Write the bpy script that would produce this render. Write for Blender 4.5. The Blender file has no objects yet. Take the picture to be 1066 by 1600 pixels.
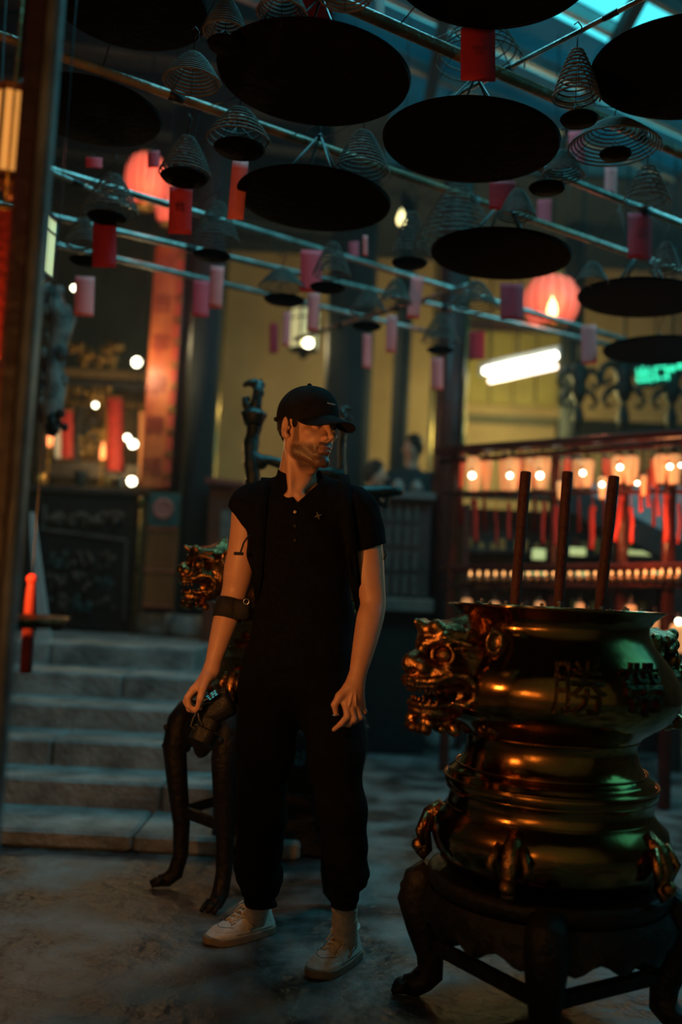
import bpy, math, random
import numpy as np
from mathutils import Vector, Matrix
random.seed(7)
np.random.seed(7)
SC = bpy.context.scene
COL = SC.collection
rad = math.radians
# ---------------------------------------------------------------- camera
FPX = 1500.0
PITCH, ROLL, CAMZ = rad(4.95), rad(2.8), 1.14
cF = Vector((0, math.cos(PITCH), math.sin(PITCH)))
r0 = Vector((1, 0, 0)); u0 = Vector((0, -math.sin(PITCH), math.cos(PITCH)))
cR = r0 * math.cos(ROLL) + u0 * math.sin(ROLL)
cU = -r0 * math.sin(ROLL) + u0 * math.cos(ROLL)
CAM = Vector((0, 0, CAMZ))
cd = bpy.data.cameras.new('camera'); cam = bpy.data.objects.new('camera', cd); COL.objects.link(cam)
cd.sensor_fit = 'VERTICAL'; cd.sensor_height = 36; cd.lens = FPX / 1600 * 36
m = Matrix((cR, cU, -cF)).transposed().to_4x4(); m.translation = CAM
cam.matrix_world = m
cd.clip_start = .05
cd.dof.use_dof = True; cd.dof.focus_distance = 2.98; cd.dof.aperture_fstop = 0.95
SC.camera = cam


def ray(px, py):
    return cF * FPX + cR * (px - 533) - cU * (py - 800)


def P(px, py, Y):
    d = ray(px, py); return CAM + d * (Y / d.y)


def PZ(px, py, z):
    d = ray(px, py); return CAM + d * ((z - CAMZ) / d.z)


# ---------------------------------------------------------------- world, lights, exposure
SC.view_settings.view_transform = 'Standard'; SC.view_settings.look = 'None'
SC.view_settings.exposure = 0.0; SC.view_settings.gamma = 1.0
SC.view_settings.use_curve_mapping = False
W = bpy.data.worlds.new('world'); SC.world = W; W.use_nodes = True
W.node_tree.nodes['Background'].inputs[0].default_value = (0.07, 0.75, 0.86, 1)
W.node_tree.nodes['Background'].inputs[1].default_value = 1.5


def area(name, loc, rot, sx, sy, col, e):
    l = bpy.data.lights.new(name, 'AREA'); l.shape = 'RECTANGLE'; l.size = sx; l.size_y = sy
    l.color = col; l.energy = e
    o = bpy.data.objects.new(name, l); COL.objects.link(o); o.location = loc; o.rotation_euler = rot
    return o


def point(name, loc, col, e, r=.04):
    l = bpy.data.lights.new(name, 'POINT'); l.color = col; l.energy = e; l.shadow_soft_size = r
    o = bpy.data.objects.new(name, l); COL.objects.link(o); o.location = loc
    return o


area('skylight_daylight', (.1, 3.9, 5.2), (0, 0, 0), 1.6, 1.7, (.17, .82, 1.0), 84)
area('added_rim_light', (2.9, 5.4, 3.9), (0, rad(52), rad(40)), 1.0, 1.4, (.18, .82, 1.0), 42)  # added teal area lamp, aimed at the man to give him a rim
point('oil_lamp_light', (-.80, 1.84, 1.26), (1, .34, .07), 30, .03)
point('lamp_rack_light', (-1.7, -.6, 1.35), (1, .40, .10), 14, .25)
point('lantern_rack_light', (1.7, 5.5, 1.6), (1, .36, .12), 9, .1)
point('shrine_light', (-2.2, 8.3, 2.3), (1, .60, .22), 26, .1)
point('hall_bulb_light', P(214, 566, 7.4), (1, .80, .45), 9, .05)
point('tube_light', (1.75, 10.0, 3.15), (1, .86, .32), 60, .2)
point('wall_lantern_light', P(485, 535, 9.3), (1, .80, .42), 26, .08)
point('red_lantern_light_right', P(868, 470, 6.4), (1, .22, .1), 6, .08)
point('red_lantern_light_left', P(240, 290, 6.5), (1, .22, .08), 12, .08)

# ---------------------------------------------------------------- materials
MATS = {}


def mat(name, col, rough=.6, metal=0., col2=None, ns=8., bump=0., bs=40., lo=.35, hi=.65, spec=.5, stretch=None, sheen=0., rough2=None, trans=0.):
    if name in MATS: return MATS[name]
    mt = bpy.data.materials.new(name); mt.use_nodes = True; nt = mt.node_tree
    b = nt.nodes['Principled BSDF']
    b.inputs['Roughness'].default_value = rough; b.inputs['Metallic'].default_value = metal
    b.inputs['Base Color'].default_value = (*col, 1); b.inputs['Specular IOR Level'].default_value = spec
    if sheen: b.inputs['Sheen Weight'].default_value = sheen
    if trans: b.inputs['Transmission Weight'].default_value = trans
    tc = nt.nodes.new('ShaderNodeTexCoord'); mp = nt.nodes.new('ShaderNodeMapping')
    nt.links.new(tc.outputs['Object'], mp.inputs[0])
    if stretch: mp.inputs['Scale'].default_value = stretch
    if col2 is not None:
        n = nt.nodes.new('ShaderNodeTexNoise'); n.inputs['Scale'].default_value = ns; n.inputs['Detail'].default_value = 8
        nt.links.new(mp.outputs[0], n.inputs['Vector'])
        r = nt.nodes.new('ShaderNodeValToRGB'); r.color_ramp.elements[0].position = lo; r.color_ramp.elements[1].position = hi
        r.color_ramp.elements[0].color = (*col, 1); r.color_ramp.elements[1].color = (*col2, 1)
        nt.links.new(n.outputs['Fac'], r.inputs[0]); nt.links.new(r.outputs[0], b.inputs['Base Color'])
        if rough2 is not None:
            q = nt.nodes.new('ShaderNodeMapRange'); q.inputs[1].default_value = lo; q.inputs[2].default_value = hi
            q.inputs[3].default_value = rough; q.inputs[4].default_value = rough2
            nt.links.new(n.outputs['Fac'], q.inputs[0]); nt.links.new(q.outputs[0], b.inputs['Roughness'])
    if bump:
        n2 = nt.nodes.new('ShaderNodeTexNoise'); n2.inputs['Scale'].default_value = bs; n2.inputs['Detail'].default_value = 6
        nt.links.new(mp.outputs[0], n2.inputs['Vector'])
        bp = nt.nodes.new('ShaderNodeBump'); bp.inputs['Strength'].default_value = bump; bp.inputs['Distance'].default_value = .02
        nt.links.new(n2.outputs['Fac'], bp.inputs['Height']); nt.links.new(bp.outputs[0], b.inputs['Normal'])
    MATS[name] = mt
    return mt


def emit(name, col, s, base=None):
    if name in MATS: return MATS[name]
    mt = bpy.data.materials.new(name); mt.use_nodes = True; nt = mt.node_tree
    b = nt.nodes['Principled BSDF']
    b.inputs['Base Color'].default_value = (*(base or col), 1); b.inputs['Roughness'].default_value = .5
    b.inputs['Emission Color'].default_value = (*col, 1); b.inputs['Emission Strength'].default_value = s
    MATS[name] = mt
    return mt


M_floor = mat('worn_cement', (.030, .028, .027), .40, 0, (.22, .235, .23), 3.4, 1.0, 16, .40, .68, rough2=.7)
M_stone = mat('granite_steps', (.11, .12, .115), .7, 0, (.27, .295, .285), 5, .8, 30, rough2=.55)
M_brass = mat('polished_brass', (.42, .205, .062), .10, 1, (.14, .07, .024), 5, .05, 22, .40, .72, rough2=.30)
M_brassd = mat('relief_brass', (.11, .06, .022), .34, 1, (.05, .028, .012), 30, .5, 60)
M_lion = mat('cast_brass', (.48, .23, .085), .2, 1, (.14, .07, .028), 22, .35, 60, rough2=.4)
M_bronze = mat('dark_bronze', (.022, .03, .03), .42, .7, (.05, .06, .055), 14, .4, 40)
M_black = mat('black_lacquered_wood', (.005, .0045, .0045), .55, 0, (.012, .010, .009), 9, .5, 30, spec=.3)
M_tray = mat('sooty_tray', (.002, .002, .002), .8, 0, (.006, .004, .0035), 12, .3, 25, .4, .9, spec=.04)
M_pipe = mat('steel_pipe', (.16, .15, .13), .32, .8, (.30, .29, .27), 12, .2, 50, stretch=(1, 1, 1))
M_pipeb = mat('bamboo_pole', (.10, .06, .025), .4, .1, (.22, .14, .06), 8, .4, 40)
M_coil = mat('incense_paste', (.045, .034, .025), .8, 0, (.095, .08, .062), 18, .4, 60)
M_wire = mat('black_wire', (.01, .01, .01), .5, .6)
M_redw = mat('red_painted_wood', (.075, .014, .01), .4, 0, (.03, .008, .007), 5, .3, 20)
M_darkw = mat('dark_wood', (.014, .012, .012), .5, 0, (.03, .024, .022), 6, .4, 20)
M_col = mat('dark_column_paint', (.012, .018, .020), .85, 0, (.022, .026, .028), 4, .2, 20)
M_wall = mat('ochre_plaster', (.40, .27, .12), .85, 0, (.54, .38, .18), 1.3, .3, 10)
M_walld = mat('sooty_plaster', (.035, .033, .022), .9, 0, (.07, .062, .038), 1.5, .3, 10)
M_ceil = mat('sooty_roof_boards', (.006, .009, .010), .9, 0, (.012, .015, .016), 3)
M_beam = mat('painted_roof_steel', (.22, .26, .27), .4, .2, (.34, .38, .38), 3)
M_shirt = mat('black_cotton', (.0035, .004, .006), .95, 0, (.006, .0065, .009), 60, .4, 400, spec=.1)
M_pants = mat('black_twill', (.003, .0035, .005), .95, 0, (.005, .0055, .0075), 50, .4, 300, spec=.1)
M_cap = mat('washed_black_cap', (.009, .009, .009), .9, 0, (.014, .013, .013), 60, .5, 500, spec=.15)
M_strap = mat('black_webbing', (.005, .005, .006), .7, 0, (.008, .008, .010), 80, .3, 300)
M_shoe = mat('white_leather', (.50, .49, .45), .45, 0, (.38, .36, .32), 12, .25, 90)
M_sole = mat('gum_sole', (.20, .15, .10), .6, 0, (.14, .11, .08), 30)
M_sock = mat('ribbed_sock', (.52, .46, .38), .95, 0, (.42, .36, .29), 40, .6, 200)
M_lace = mat('cream_lace', (.46, .42, .34), .8)
M_hair = mat('dark_brown_hair', (.012, .008, .006), .5, 0, (.028, .018, .012), 120, 1.0, 260, stretch=(1, 1, .25))
M_gold = mat('gilded_wood', (.40, .25, .06), .38, .75, (.12, .07, .02), 16, .6, 30)
M_redc = mat('red_cloth', (.34, .012, .008), .7, 0, (.22, .008, .006), 12, .2, 60)
M_redt = mat('red_tassel_thread', (.5, .03, .015), .7, 0, (.34, .015, .01), 60, .6, 200, stretch=(1, 1, .1))
M_pink = mat('pink_paper', (.72, .055, .075), .8, 0, (.60, .04, .06), 6, .15, 60)
M_pale = mat('pale_pink_paper', (.88, .19, .17), .8, 0, (.76, .14, .14), 6, .15, 60)
M_red = mat('crimson_paper', (.42, .015, .035), .8, 0, (.33, .010, .026), 6, .15, 60)
M_ink = mat('dark_ink', (.10, .008, .015), .8)
M_ash = mat('grey_ash', (.18, .15, .12), .95, 0, (.3, .26, .2), 40, .8, 90)
M_inc = mat('thick_red_incense', (.085, .016, .012), .65, 0, (.05, .01, .008), 12, .4, 60)
M_white = mat('white_board', (.42, .46, .46), .6, 0, (.30, .33, .33), 5)
M_silver = mat('silver_metal', (.7, .7, .7), .25, 1)
M_camblk = mat('camera_plastic', (.012, .012, .013), .4, 0, bump=.3, bs=300)
M_frame = mat('gilt_lantern_frame', (.16, .06, .02), .4, .4, (.07, .02, .01), 12)
M_grey = mat('grey_carving', (.16, .15, .13), .7, 0, (.03, .028, .025), 9, .7, 30, .4, .6)
E_bulb = emit('white_bulb', (1, .93, .66), 9)
E_warmb = emit('warm_bulb', (1, .66, .30), 9)
E_tube = emit('fluorescent_tube_glow', (1, .97, .78), 9)
E_lant = emit('cream_lantern_glass', (1, .42, .15), .62)
E_lantd = emit('dim_lantern_glass', (1, .40, .14), .42)
E_oil = emit('oil_lamp_flame', (1, .48, .13), 14)
E_amb = emit('amber_lantern_glass', (1, .43, .09), .62)
E_cream = emit('milky_lantern_glass', (.9, .85, .42), .42)
E_redl = emit('red_silk_lantern', (1, .16, .09), .8)
E_green = emit('green_neon', (.05, 1, .55), 1.3)
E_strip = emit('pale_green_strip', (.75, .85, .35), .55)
E_teal = emit('teal_display', (.03, .45, .55), .45)
E_small = emit('rack_bulb', (1, .42, .1), 45)


def skin_mat():
    mt = bpy.data.materials.new('skin'); mt.use_nodes = True; nt = mt.node_tree; b = nt.nodes['Principled BSDF']
    b.inputs['Roughness'].default_value = .48
    b.inputs['Subsurface Weight'].default_value = .12; b.inputs['Subsurface Radius'].default_value = (.012, .005, .003)
    b.inputs['Subsurface Scale'].default_value = 1.0
    tc = nt.nodes.new('ShaderNodeTexCoord')
    n = nt.nodes.new('ShaderNodeTexNoise'); n.inputs['Scale'].default_value = 25; n.inputs['Detail'].default_value = 6
    nt.links.new(tc.outputs['Object'], n.inputs['Vector'])
    r = nt.nodes.new('ShaderNodeValToRGB')
    r.color_ramp.elements[0].color = (.50, .26, .17, 1); r.color_ramp.elements[1].color = (.62, .35, .24, 1)
    nt.links.new(n.outputs['Fac'], r.inputs[0])
    at = nt.nodes.new('ShaderNodeAttribute'); at.attribute_name = 'beard'
    n3 = nt.nodes.new('ShaderNodeTexNoise'); n3.inputs['Scale'].default_value = 420; n3.inputs['Detail'].default_value = 2
    nt.links.new(tc.outputs['Object'], n3.inputs['Vector'])
    mr = nt.nodes.new('ShaderNodeMapRange'); mr.inputs[1].default_value = .35; mr.inputs[2].default_value = .6
    mr.inputs[3].default_value = 1.0; mr.inputs[4].default_value = .72
    nt.links.new(n3.outputs['Fac'], mr.inputs[0])
    mu = nt.nodes.new('ShaderNodeMath'); mu.operation = 'MULTIPLY'
    nt.links.new(at.outputs['Fac'], mu.inputs[0]); nt.links.new(mr.outputs[0], mu.inputs[1])
    mx = nt.nodes.new('ShaderNodeMixRGB'); mx.inputs[2].default_value = (.030, .014, .009, 1)
    nt.links.new(mu.outputs[0], mx.inputs[0]); nt.links.new(r.outputs[0], mx.inputs[1])
    at2 = nt.nodes.new('ShaderNodeAttribute'); at2.attribute_name = 'lips'
    mx2 = nt.nodes.new('ShaderNodeMixRGB'); mx2.inputs[2].default_value = (.24, .10, .075, 1)
    nt.links.new(at2.outputs['Fac'], mx2.inputs[0]); nt.links.new(mx.outputs[0], mx2.inputs[1])
    nt.links.new(mx2.outputs[0], b.inputs['Base Color'])
    bp = nt.nodes.new('ShaderNodeBump'); bp.inputs['Strength'].default_value = .15; bp.inputs['Distance'].default_value = .003
    n2 = nt.nodes.new('ShaderNodeTexNoise'); n2.inputs['Scale'].default_value = 260
    nt.links.new(tc.outputs['Object'], n2.inputs['Vector']); nt.links.new(n2.outputs['Fac'], bp.inputs['Height'])
    nt.links.new(bp.outputs[0], b.inputs['Normal'])
    return mt


M_skin = skin_mat()


# ---------------------------------------------------------------- object helpers
def thing(name, label, cat, loc=(0, 0, 0), rz=0., group=None):
    o = bpy.data.objects.new(name, None); COL.objects.link(o); o.location = loc; o.rotation_euler = (0, 0, rz)
    o.empty_display_size = .05
    tag(o, label, cat, group)
    return o


def tag(o, label=None, cat=None, group=None, kind=None):
    if label: o['label'] = label
    if cat: o['category'] = cat
    if group: o['group'] = group
    if kind: o['kind'] = kind
    return o


def inv(parent):
    """matrix from world to the parent's own space"""
    mw = Matrix.Identity(4); p = parent
    while p is not None:
        mw = (Matrix.LocRotScale(p.location, p.rotation_euler, p.scale)) @ mw; p = p.parent
    return mw.inverted()


def link(name, me, mt, parent=None, world=True, smooth=True):
    if mt is not None: me.materials.append(mt)
    if smooth and len(me.polygons): me.polygons.foreach_set('use_smooth', [True] * len(me.polygons))
    o = bpy.data.objects.new(name, me); COL.objects.link(o)
    if parent is not None:
        if world: me.transform(inv(parent))
        o.parent = parent
    return o


class MB:
    def __init__(s): s.v = []; s.f = []

    def add(s, vs, fs, M=None):
        b = len(s.v)
        if M is not None: vs = [tuple(M @ Vector(q)) for q in vs]
        s.v += [tuple(q) for q in vs]; s.f += [tuple(b + i for i in q) for q in fs]
        return s

    def box(s, c, d, M=None, bev=0.):
        x, y, z = d[0] / 2, d[1] / 2, d[2] / 2
        T = Matrix.Translation(Vector(c)) @ (M or Matrix.Identity(4))
        if bev <= 0:
            vs = [(i * x, j * y, k * z) for i in (-1, 1) for j in (-1, 1) for k in (-1, 1)]
            fs = [(0, 1, 3, 2), (4, 6, 7, 5), (0, 4, 5, 1), (2, 3, 7, 6), (0, 2, 6, 4), (1, 5, 7, 3)]
            return s.add(vs, fs, T)
        b = bev; vs = []; fs = []
        ring = lambda xx, yy, bb: [(-xx + bb, -yy), (xx - bb, -yy), (xx, -yy + bb), (xx, yy - bb), (xx - bb, yy), (-xx + bb, yy), (-xx, yy - bb), (-xx, -yy + bb)]
        for zz, ins in ((-z, b), (-z + b, 0), (z - b, 0), (z, b)):
            for (a, q) in ring(x - ins, y - ins, b): vs.append((a, q, zz))
        fs.append(tuple(range(7, -1, -1))); fs.append(tuple(range(24, 32)))
        for l in range(3):
            for i in range(8): fs.append((l * 8 + i, l * 8 + (i + 1) % 8, (l + 1) * 8 + (i + 1) % 8, (l + 1) * 8 + i))
        return s.add(vs, fs, T)

    def tube(s, pts, r, n=8, cap=True, M=None):
        pts = [Vector(p) for p in pts]; k = len(pts)
        rs = r if isinstance(r, (list, tuple)) else [r] * k
        vs = []; fs = []; up = None
        for i, p in enumerate(pts):
            t = (pts[min(i + 1, k - 1)] - pts[max(i - 1, 0)])
            t = t.normalized() if t.length > 1e-9 else Vector((0, 0, 1))
            if up is None: up = Vector((0, 0, 1)) if abs(t.z) < .9 else Vector((1, 0, 0))
            a = t.cross(up); a = a.normalized() if a.length > 1e-6 else Vector((1, 0, 0)); b = a.cross(t).normalized(); up = b
            for j in range(n):
                w = 2 * math.pi * j / n; vs.append(p + (a * math.cos(w) + b * math.sin(w)) * rs[i])
        for i in range(k - 1):
            for j in range(n): fs.append((i * n + j, i * n + (j + 1) % n, (i + 1) * n + (j + 1) % n, (i + 1) * n + j))
        if cap: fs.append(tuple(range(n - 1, -1, -1))); fs.append(tuple((k - 1) * n + j for j in range(n)))
        return s.add(vs, fs, M)

    def lathe(s, prof, n=48, M=None, sx=1, sy=1):
        vs = []; fs = []; k = len(prof)
        for (r, z) in prof:
            for j in range(n):
                w = 2 * math.pi * j / n; vs.append((r * math.cos(w) * sx, r * math.sin(w) * sy, z))
        for i in range(k - 1):
            for j in range(n): fs.append((i * n + j, i * n + (j + 1) % n, (i + 1) * n + (j + 1) % n, (i + 1) * n + j))
        fs.append(tuple(range(n - 1, -1, -1))); fs.append(tuple((k - 1) * n + j for j in range(n)))
        return s.add(vs, fs, M)

    def ball(s, c, r, n=12, M=None, sc=(1, 1, 1)):
        pr = [(max(1e-4, math.sin(math.pi * i / n)) , -math.cos(math.pi * i / n)) for i in range(n + 1)]
        T = Matrix.Translation(Vector(c)) @ Matrix.Diagonal((r * sc[0], r * sc[1], r * sc[2], 1))
        return s.lathe(pr, n + 4, (M or Matrix.Identity(4)) @ T)

    def build(s, name, mt, parent=None, smooth=True, world=True):
        me = bpy.data.meshes.new(name); me.from_pydata(s.v, [], s.f); me.update()
        return link(name, me, mt, parent, world, smooth)


def autosmooth(o, ang=35):
    me = o.data; me.set_sharp_from_angle(angle=rad(ang)) if hasattr(me, 'set_sharp_from_angle') else None
    return o


def copy_thing(root, loc=None, rz=None, label=None, group=None):
    r = root.copy(); COL.objects.link(r)
    if loc is not None: r.location = loc
    if rz is not None: r.rotation_euler = (0, 0, rz)
    if label: r['label'] = label
    if group: r['group'] = group
    for ch in list(root.children):
        c = ch.copy(); COL.objects.link(c); c.parent = r
        for g in list(ch.children):
            d = g.copy(); COL.objects.link(d); d.parent = c
    return r


# ---------------------------------------------------------------- sdf toolkit
def ss(a, b, t):
    u = np.clip((t - a) / (b - a), 0, 1); return u * u * (3 - 2 * u)


f32 = np.float32


def sub3(p, c): return p[0] - f32(c[0]), p[1] - f32(c[1]), p[2] - f32(c[2])


def sph(p, c, r):
    x, y, z = sub3(p, c); return np.sqrt(x * x + y * y + z * z) - f32(r)


def ell(p, c, r, R=None):
    x, y, z = sub3(p, c)
    if R is not None:
        x, y, z = (R[0][0] * x + R[0][1] * y + R[0][2] * z, R[1][0] * x + R[1][1] * y + R[1][2] * z, R[2][0] * x + R[2][1] * y + R[2][2] * z)
    a, b, c2 = x / f32(r[0]), y / f32(r[1]), z / f32(r[2])
    k0 = np.sqrt(a * a + b * b + c2 * c2) + f32(1e-6)
    k1 = np.sqrt((a / f32(r[0])) ** 2 + (b / f32(r[1])) ** 2 + (c2 / f32(r[2])) ** 2) + f32(1e-6)
    return k0 * (k0 - 1) / k1


def rc(p, a, b, ra, rb):
    x, y, z = sub3(p, a); d = [b[i] - a[i] for i in range(3)]; L = d[0] ** 2 + d[1] ** 2 + d[2] ** 2 + 1e-12
    h = np.clip((x * f32(d[0]) + y * f32(d[1]) + z * f32(d[2])) / f32(L), 0, 1)
    x = x - h * f32(d[0]); y = y - h * f32(d[1]); z = z - h * f32(d[2])
    return np.sqrt(x * x + y * y + z * z) - (f32(ra) + h * f32(rb - ra))


def chain(p, pts, rs, k=0.):
    D = None
    for i in range(len(pts) - 1):
        e = rc(p, pts[i], pts[i + 1], rs[i], rs[i + 1])
        D = e if D is None else (smin(D, e, k) if k else np.minimum(D, e))
    return D


def limb(p, pts, rs, m=5):
    P_ = [np.array(q, float) for q in pts]; n = len(P_); O = []; r_ = []
    for i in range(n - 1):
        a, b, c, d = P_[max(i - 1, 0)], P_[i], P_[i + 1], P_[min(i + 2, n - 1)]
        ra, rb, rcc, rd = rs[max(i - 1, 0)], rs[i], rs[i + 1], rs[min(i + 2, n - 1)]
        for k in range(m):
            t = k / m; w = (-.5 * t + t * t - .5 * t ** 3, 1 - 2.5 * t * t + 1.5 * t ** 3, .5 * t + 2 * t * t - 1.5 * t ** 3, -.5 * t * t + .5 * t ** 3)
            O.append(w[0] * a + w[1] * b + w[2] * c + w[3] * d); r_.append(w[0] * ra + w[1] * rb + w[2] * rcc + w[3] * rd)
    O.append(P_[-1]); r_.append(rs[-1])
    return chain(p, O, r_)


def rbox(p, c, h, r, R=None):
    x, y, z = sub3(p, c)
    if R is not None:
        x, y, z = (R[0][0] * x + R[0][1] * y + R[0][2] * z, R[1][0] * x + R[1][1] * y + R[1][2] * z, R[2][0] * x + R[2][1] * y + R[2][2] * z)
    qx, qy, qz = np.abs(x) - f32(h[0] - r), np.abs(y) - f32(h[1] - r), np.abs(z) - f32(h[2] - r)
    return np.sqrt(np.maximum(qx, 0) ** 2 + np.maximum(qy, 0) ** 2 + np.maximum(qz, 0) ** 2) + np.minimum(np.maximum(qx, np.maximum(qy, qz)), 0) - f32(r)


def smin(a, b, k):
    h = np.maximum(f32(k) - np.abs(a - b), 0) / f32(k); return np.minimum(a, b) - h * h * f32(k * .25)


def smax(a, b, k): return -smin(-a, -b, k)


def snet(fn, lo, hi, h, s=6):
    lo = np.array(lo, float); hi = np.array(hi, float)
    nb = np.ceil((hi - lo) / (h * s)).astype(int); n = nb * s
    cx = [lo[i] + (np.arange(nb[i]) * s + (s - 1) / 2) * h for i in range(3)]
    C = np.meshgrid(*cx, indexing='ij'); Cf = [c.ravel().astype(f32) for c in C]
    dc = fn(Cf)
    act = np.abs(dc) < s * h * 1.5
    D = np.repeat(np.repeat(np.repeat(dc.reshape(nb), s, 0), s, 1), s, 2).reshape(nb[0], s, nb[1], s, nb[2], s).copy()
    ia = np.nonzero(act)[0]
    o = ((np.arange(s) - (s - 1) / 2) * h).astype(f32)
    OX, OY, OZ = [q.ravel() for q in np.meshgrid(o, o, o, indexing='ij')]
    bi = np.unravel_index(ia, nb)
    p = [(Cf[0][ia][:, None] + OX).ravel(), (Cf[1][ia][:, None] + OY).ravel(), (Cf[2][ia][:, None] + OZ).ravel()]
    v = fn(p).reshape(-1, s, s, s)
    D[bi[0], :, bi[1], :, bi[2], :] = v
    D = D.reshape(n)
    ins = D < 0
    c = np.zeros(n - 1, np.uint8)
    for a in (0, 1):
        for b in (0, 1):
            for d in (0, 1): c += ins[a:n[0] - 1 + a, b:n[1] - 1 + b, d:n[2] - 1 + d]
    ac = (c > 0) & (c < 8); I = np.nonzero(ac); nv = len(I[0])
    idx = np.full(n - 1, -1, np.int32); idx[ac] = np.arange(nv)
    acc = np.zeros((nv, 3)); cnt = np.zeros(nv)
    cor = {}
    for a in (0, 1):
        for b in (0, 1):
            for d in (0, 1): cor[(a, b, d)] = D[I[0] + a, I[1] + b, I[2] + d]
    for ax in range(3):
        for u in (0, 1):
            for w in (0, 1):
                k0 = [0, 0, 0]; o2 = [i for i in range(3) if i != ax]; k0[o2[0]] = u; k0[o2[1]] = w; k1 = list(k0); k1[ax] = 1
                d0 = cor[tuple(k0)]; d1 = cor[tuple(k1)]; cr = (d0 < 0) != (d1 < 0)
                t = np.where(cr, d0 / np.where(cr, d0 - d1, 1), 0)
                for q in range(3): acc[:, q] += np.where(cr, k0[q] + (t if q == ax else 0), 0)
                cnt += cr
    V = (np.stack(I, 1) + acc / cnt[:, None]) * h + lo
    F = []
    for ax in range(3):
        sl0 = [slice(1, n[i] - 1) for i in range(3)]; sl1 = list(sl0)
        sl0[ax] = slice(0, n[ax] - 1); sl1[ax] = slice(1, n[ax])
        A = ins[tuple(sl0)]; B = ins[tuple(sl1)]
        J = np.nonzero(A != B); st = [1, 1, 1]; st[ax] = 0
        g = [J[i] + st[i] for i in range(3)]
        u, w = [(1, 2), (2, 0), (0, 1)][ax]
        q = []
        for (du, dw) in ((-1, -1), (0, -1), (0, 0), (-1, 0)):
            e = [g[0].copy(), g[1].copy(), g[2].copy()]; e[u] = e[u] + du; e[w] = e[w] + dw
            q.append(idx[e[0], e[1], e[2]])
        q = np.stack(q, 1); fl = ~A[J]
        q[fl] = q[fl][:, ::-1]
        F.append(q)
    F = np.concatenate(F); F = F[(F >= 0).all(1)]
    return V.astype(f32), F.astype(np.int32)


def join_vf(L):
    V = []; F = []; b = 0
    for v, f in L: V.append(v); F.append(f + b); b += len(v)
    return np.concatenate(V), np.concatenate(F)


def npmesh(name, V, F, mt, parent=None, world=True, smooth=True):
    me = bpy.data.meshes.new(name)
    me.vertices.add(len(V)); me.vertices.foreach_set('co', V.astype(f32).ravel())
    k = F.shape[1]
    me.loops.add(len(F) * k); me.loops.foreach_set('vertex_index', F.ravel())
    me.polygons.add(len(F)); me.polygons.foreach_set('loop_start', np.arange(0, len(F) * k, k, dtype=np.int32))
    me.polygons.foreach_set('loop_total', np.full(len(F), k, np.int32))
    me.update(calc_edges=True); me.validate()
    return link(name, me, mt, parent, world, smooth)


def wob(p, s, seed=0.):
    x, y, z = p; s = f32(s)
    return (np.sin(x * s + f32(1.3 + seed) + 1.7 * np.sin(z * s * f32(.7) + f32(seed))) + np.sin(y * s * f32(1.3) + f32(2.1 * seed + .4) + np.sin(x * s * f32(.9))) + np.sin(z * s * f32(1.1) + f32(seed * 3.3) + 1.5 * np.sin(y * s * f32(.8) + x * s * f32(.5)))) / f32(3)


def text_mesh(txt, size, ext):
    cu = bpy.data.curves.new('txt', 'FONT'); cu.body = txt; cu.size = size; cu.extrude = ext; cu.align_x = 'CENTER'; cu.align_y = 'CENTER'
    cu.resolution_u = 3
    o = bpy.data.objects.new('txt', cu); COL.objects.link(o)
    bpy.context.view_layer.update()
    dg = bpy.context.evaluated_depsgraph_get()
    me = bpy.data.meshes.new_from_object(o.evaluated_get(dg))
    bpy.data.objects.remove(o); me.materials.clear()
    return me


# ================================================================ SETTING
def struct(name, mb, mt, parent=None, smooth=False):
    o = mb.build(name, mt, parent, smooth)
    if parent is None: o['kind'] = 'structure'
    return o


def floor_mesh():
    nx, ny = 90, 90
    xs = np.linspace(-4.2, 4.6, nx); ys = np.linspace(-1.5, 11, ny)
    X, Y = np.meshgrid(xs, ys, indexing='ij')
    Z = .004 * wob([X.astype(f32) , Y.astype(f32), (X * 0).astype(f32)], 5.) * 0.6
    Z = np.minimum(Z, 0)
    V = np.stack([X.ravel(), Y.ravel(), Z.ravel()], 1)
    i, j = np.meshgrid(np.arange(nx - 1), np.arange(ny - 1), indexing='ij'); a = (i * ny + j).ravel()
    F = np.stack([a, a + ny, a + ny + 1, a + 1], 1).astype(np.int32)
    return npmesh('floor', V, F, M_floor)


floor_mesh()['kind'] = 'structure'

# stairs of stone blocks
stairs = bpy.data.objects.new('staircase', None); COL.objects.link(stairs); stairs['kind'] = 'structure'
steps = [(4.22, .08), (4.66, .205), (5.0, .335), (5.38, .467), (5.77, .607), (6.28, .745)]
SX0, SX1 = -3.6, -.10
for si, (y, z) in enumerate(steps):
    zb = steps[si - 1][1] if si else 0.
    y2 = steps[si + 1][0] + .12 if si < 5 else 6.75
    x = SX0 - .35 * (si % 2)
    x1 = SX1 if si < 5 else -.9
    while x < x1 - .05:
        L = random.uniform(.85, 1.35); xe = min(x + L, x1)
        if x1 - xe < .35: xe = x1
        b = MB(); dz = random.uniform(-.003, .003)
        zz0 = max(0., zb - .05) + .002
        b.box(((x + xe) / 2, (y + y2) / 2 + random.uniform(-.006, .006), (zz0 + z) / 2 + dz), (xe - x - .008, y2 - y, z - zz0), bev=.014)
        b.build('stone_block', M_stone, stairs, smooth=False)
        x = xe
# platform behind the top step
pl = bpy.data.objects.new('platform', None); COL.objects.link(pl); pl['kind'] = 'structure'
for i in range(4):
    for j in range(5):
        b = MB(); b.box((-3.45 + i * .86, 7.2 + j * .88, .37), (.852, .872, .742), bev=.008); b.build('paving_slab', M_stone, pl, smooth=False)

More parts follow.
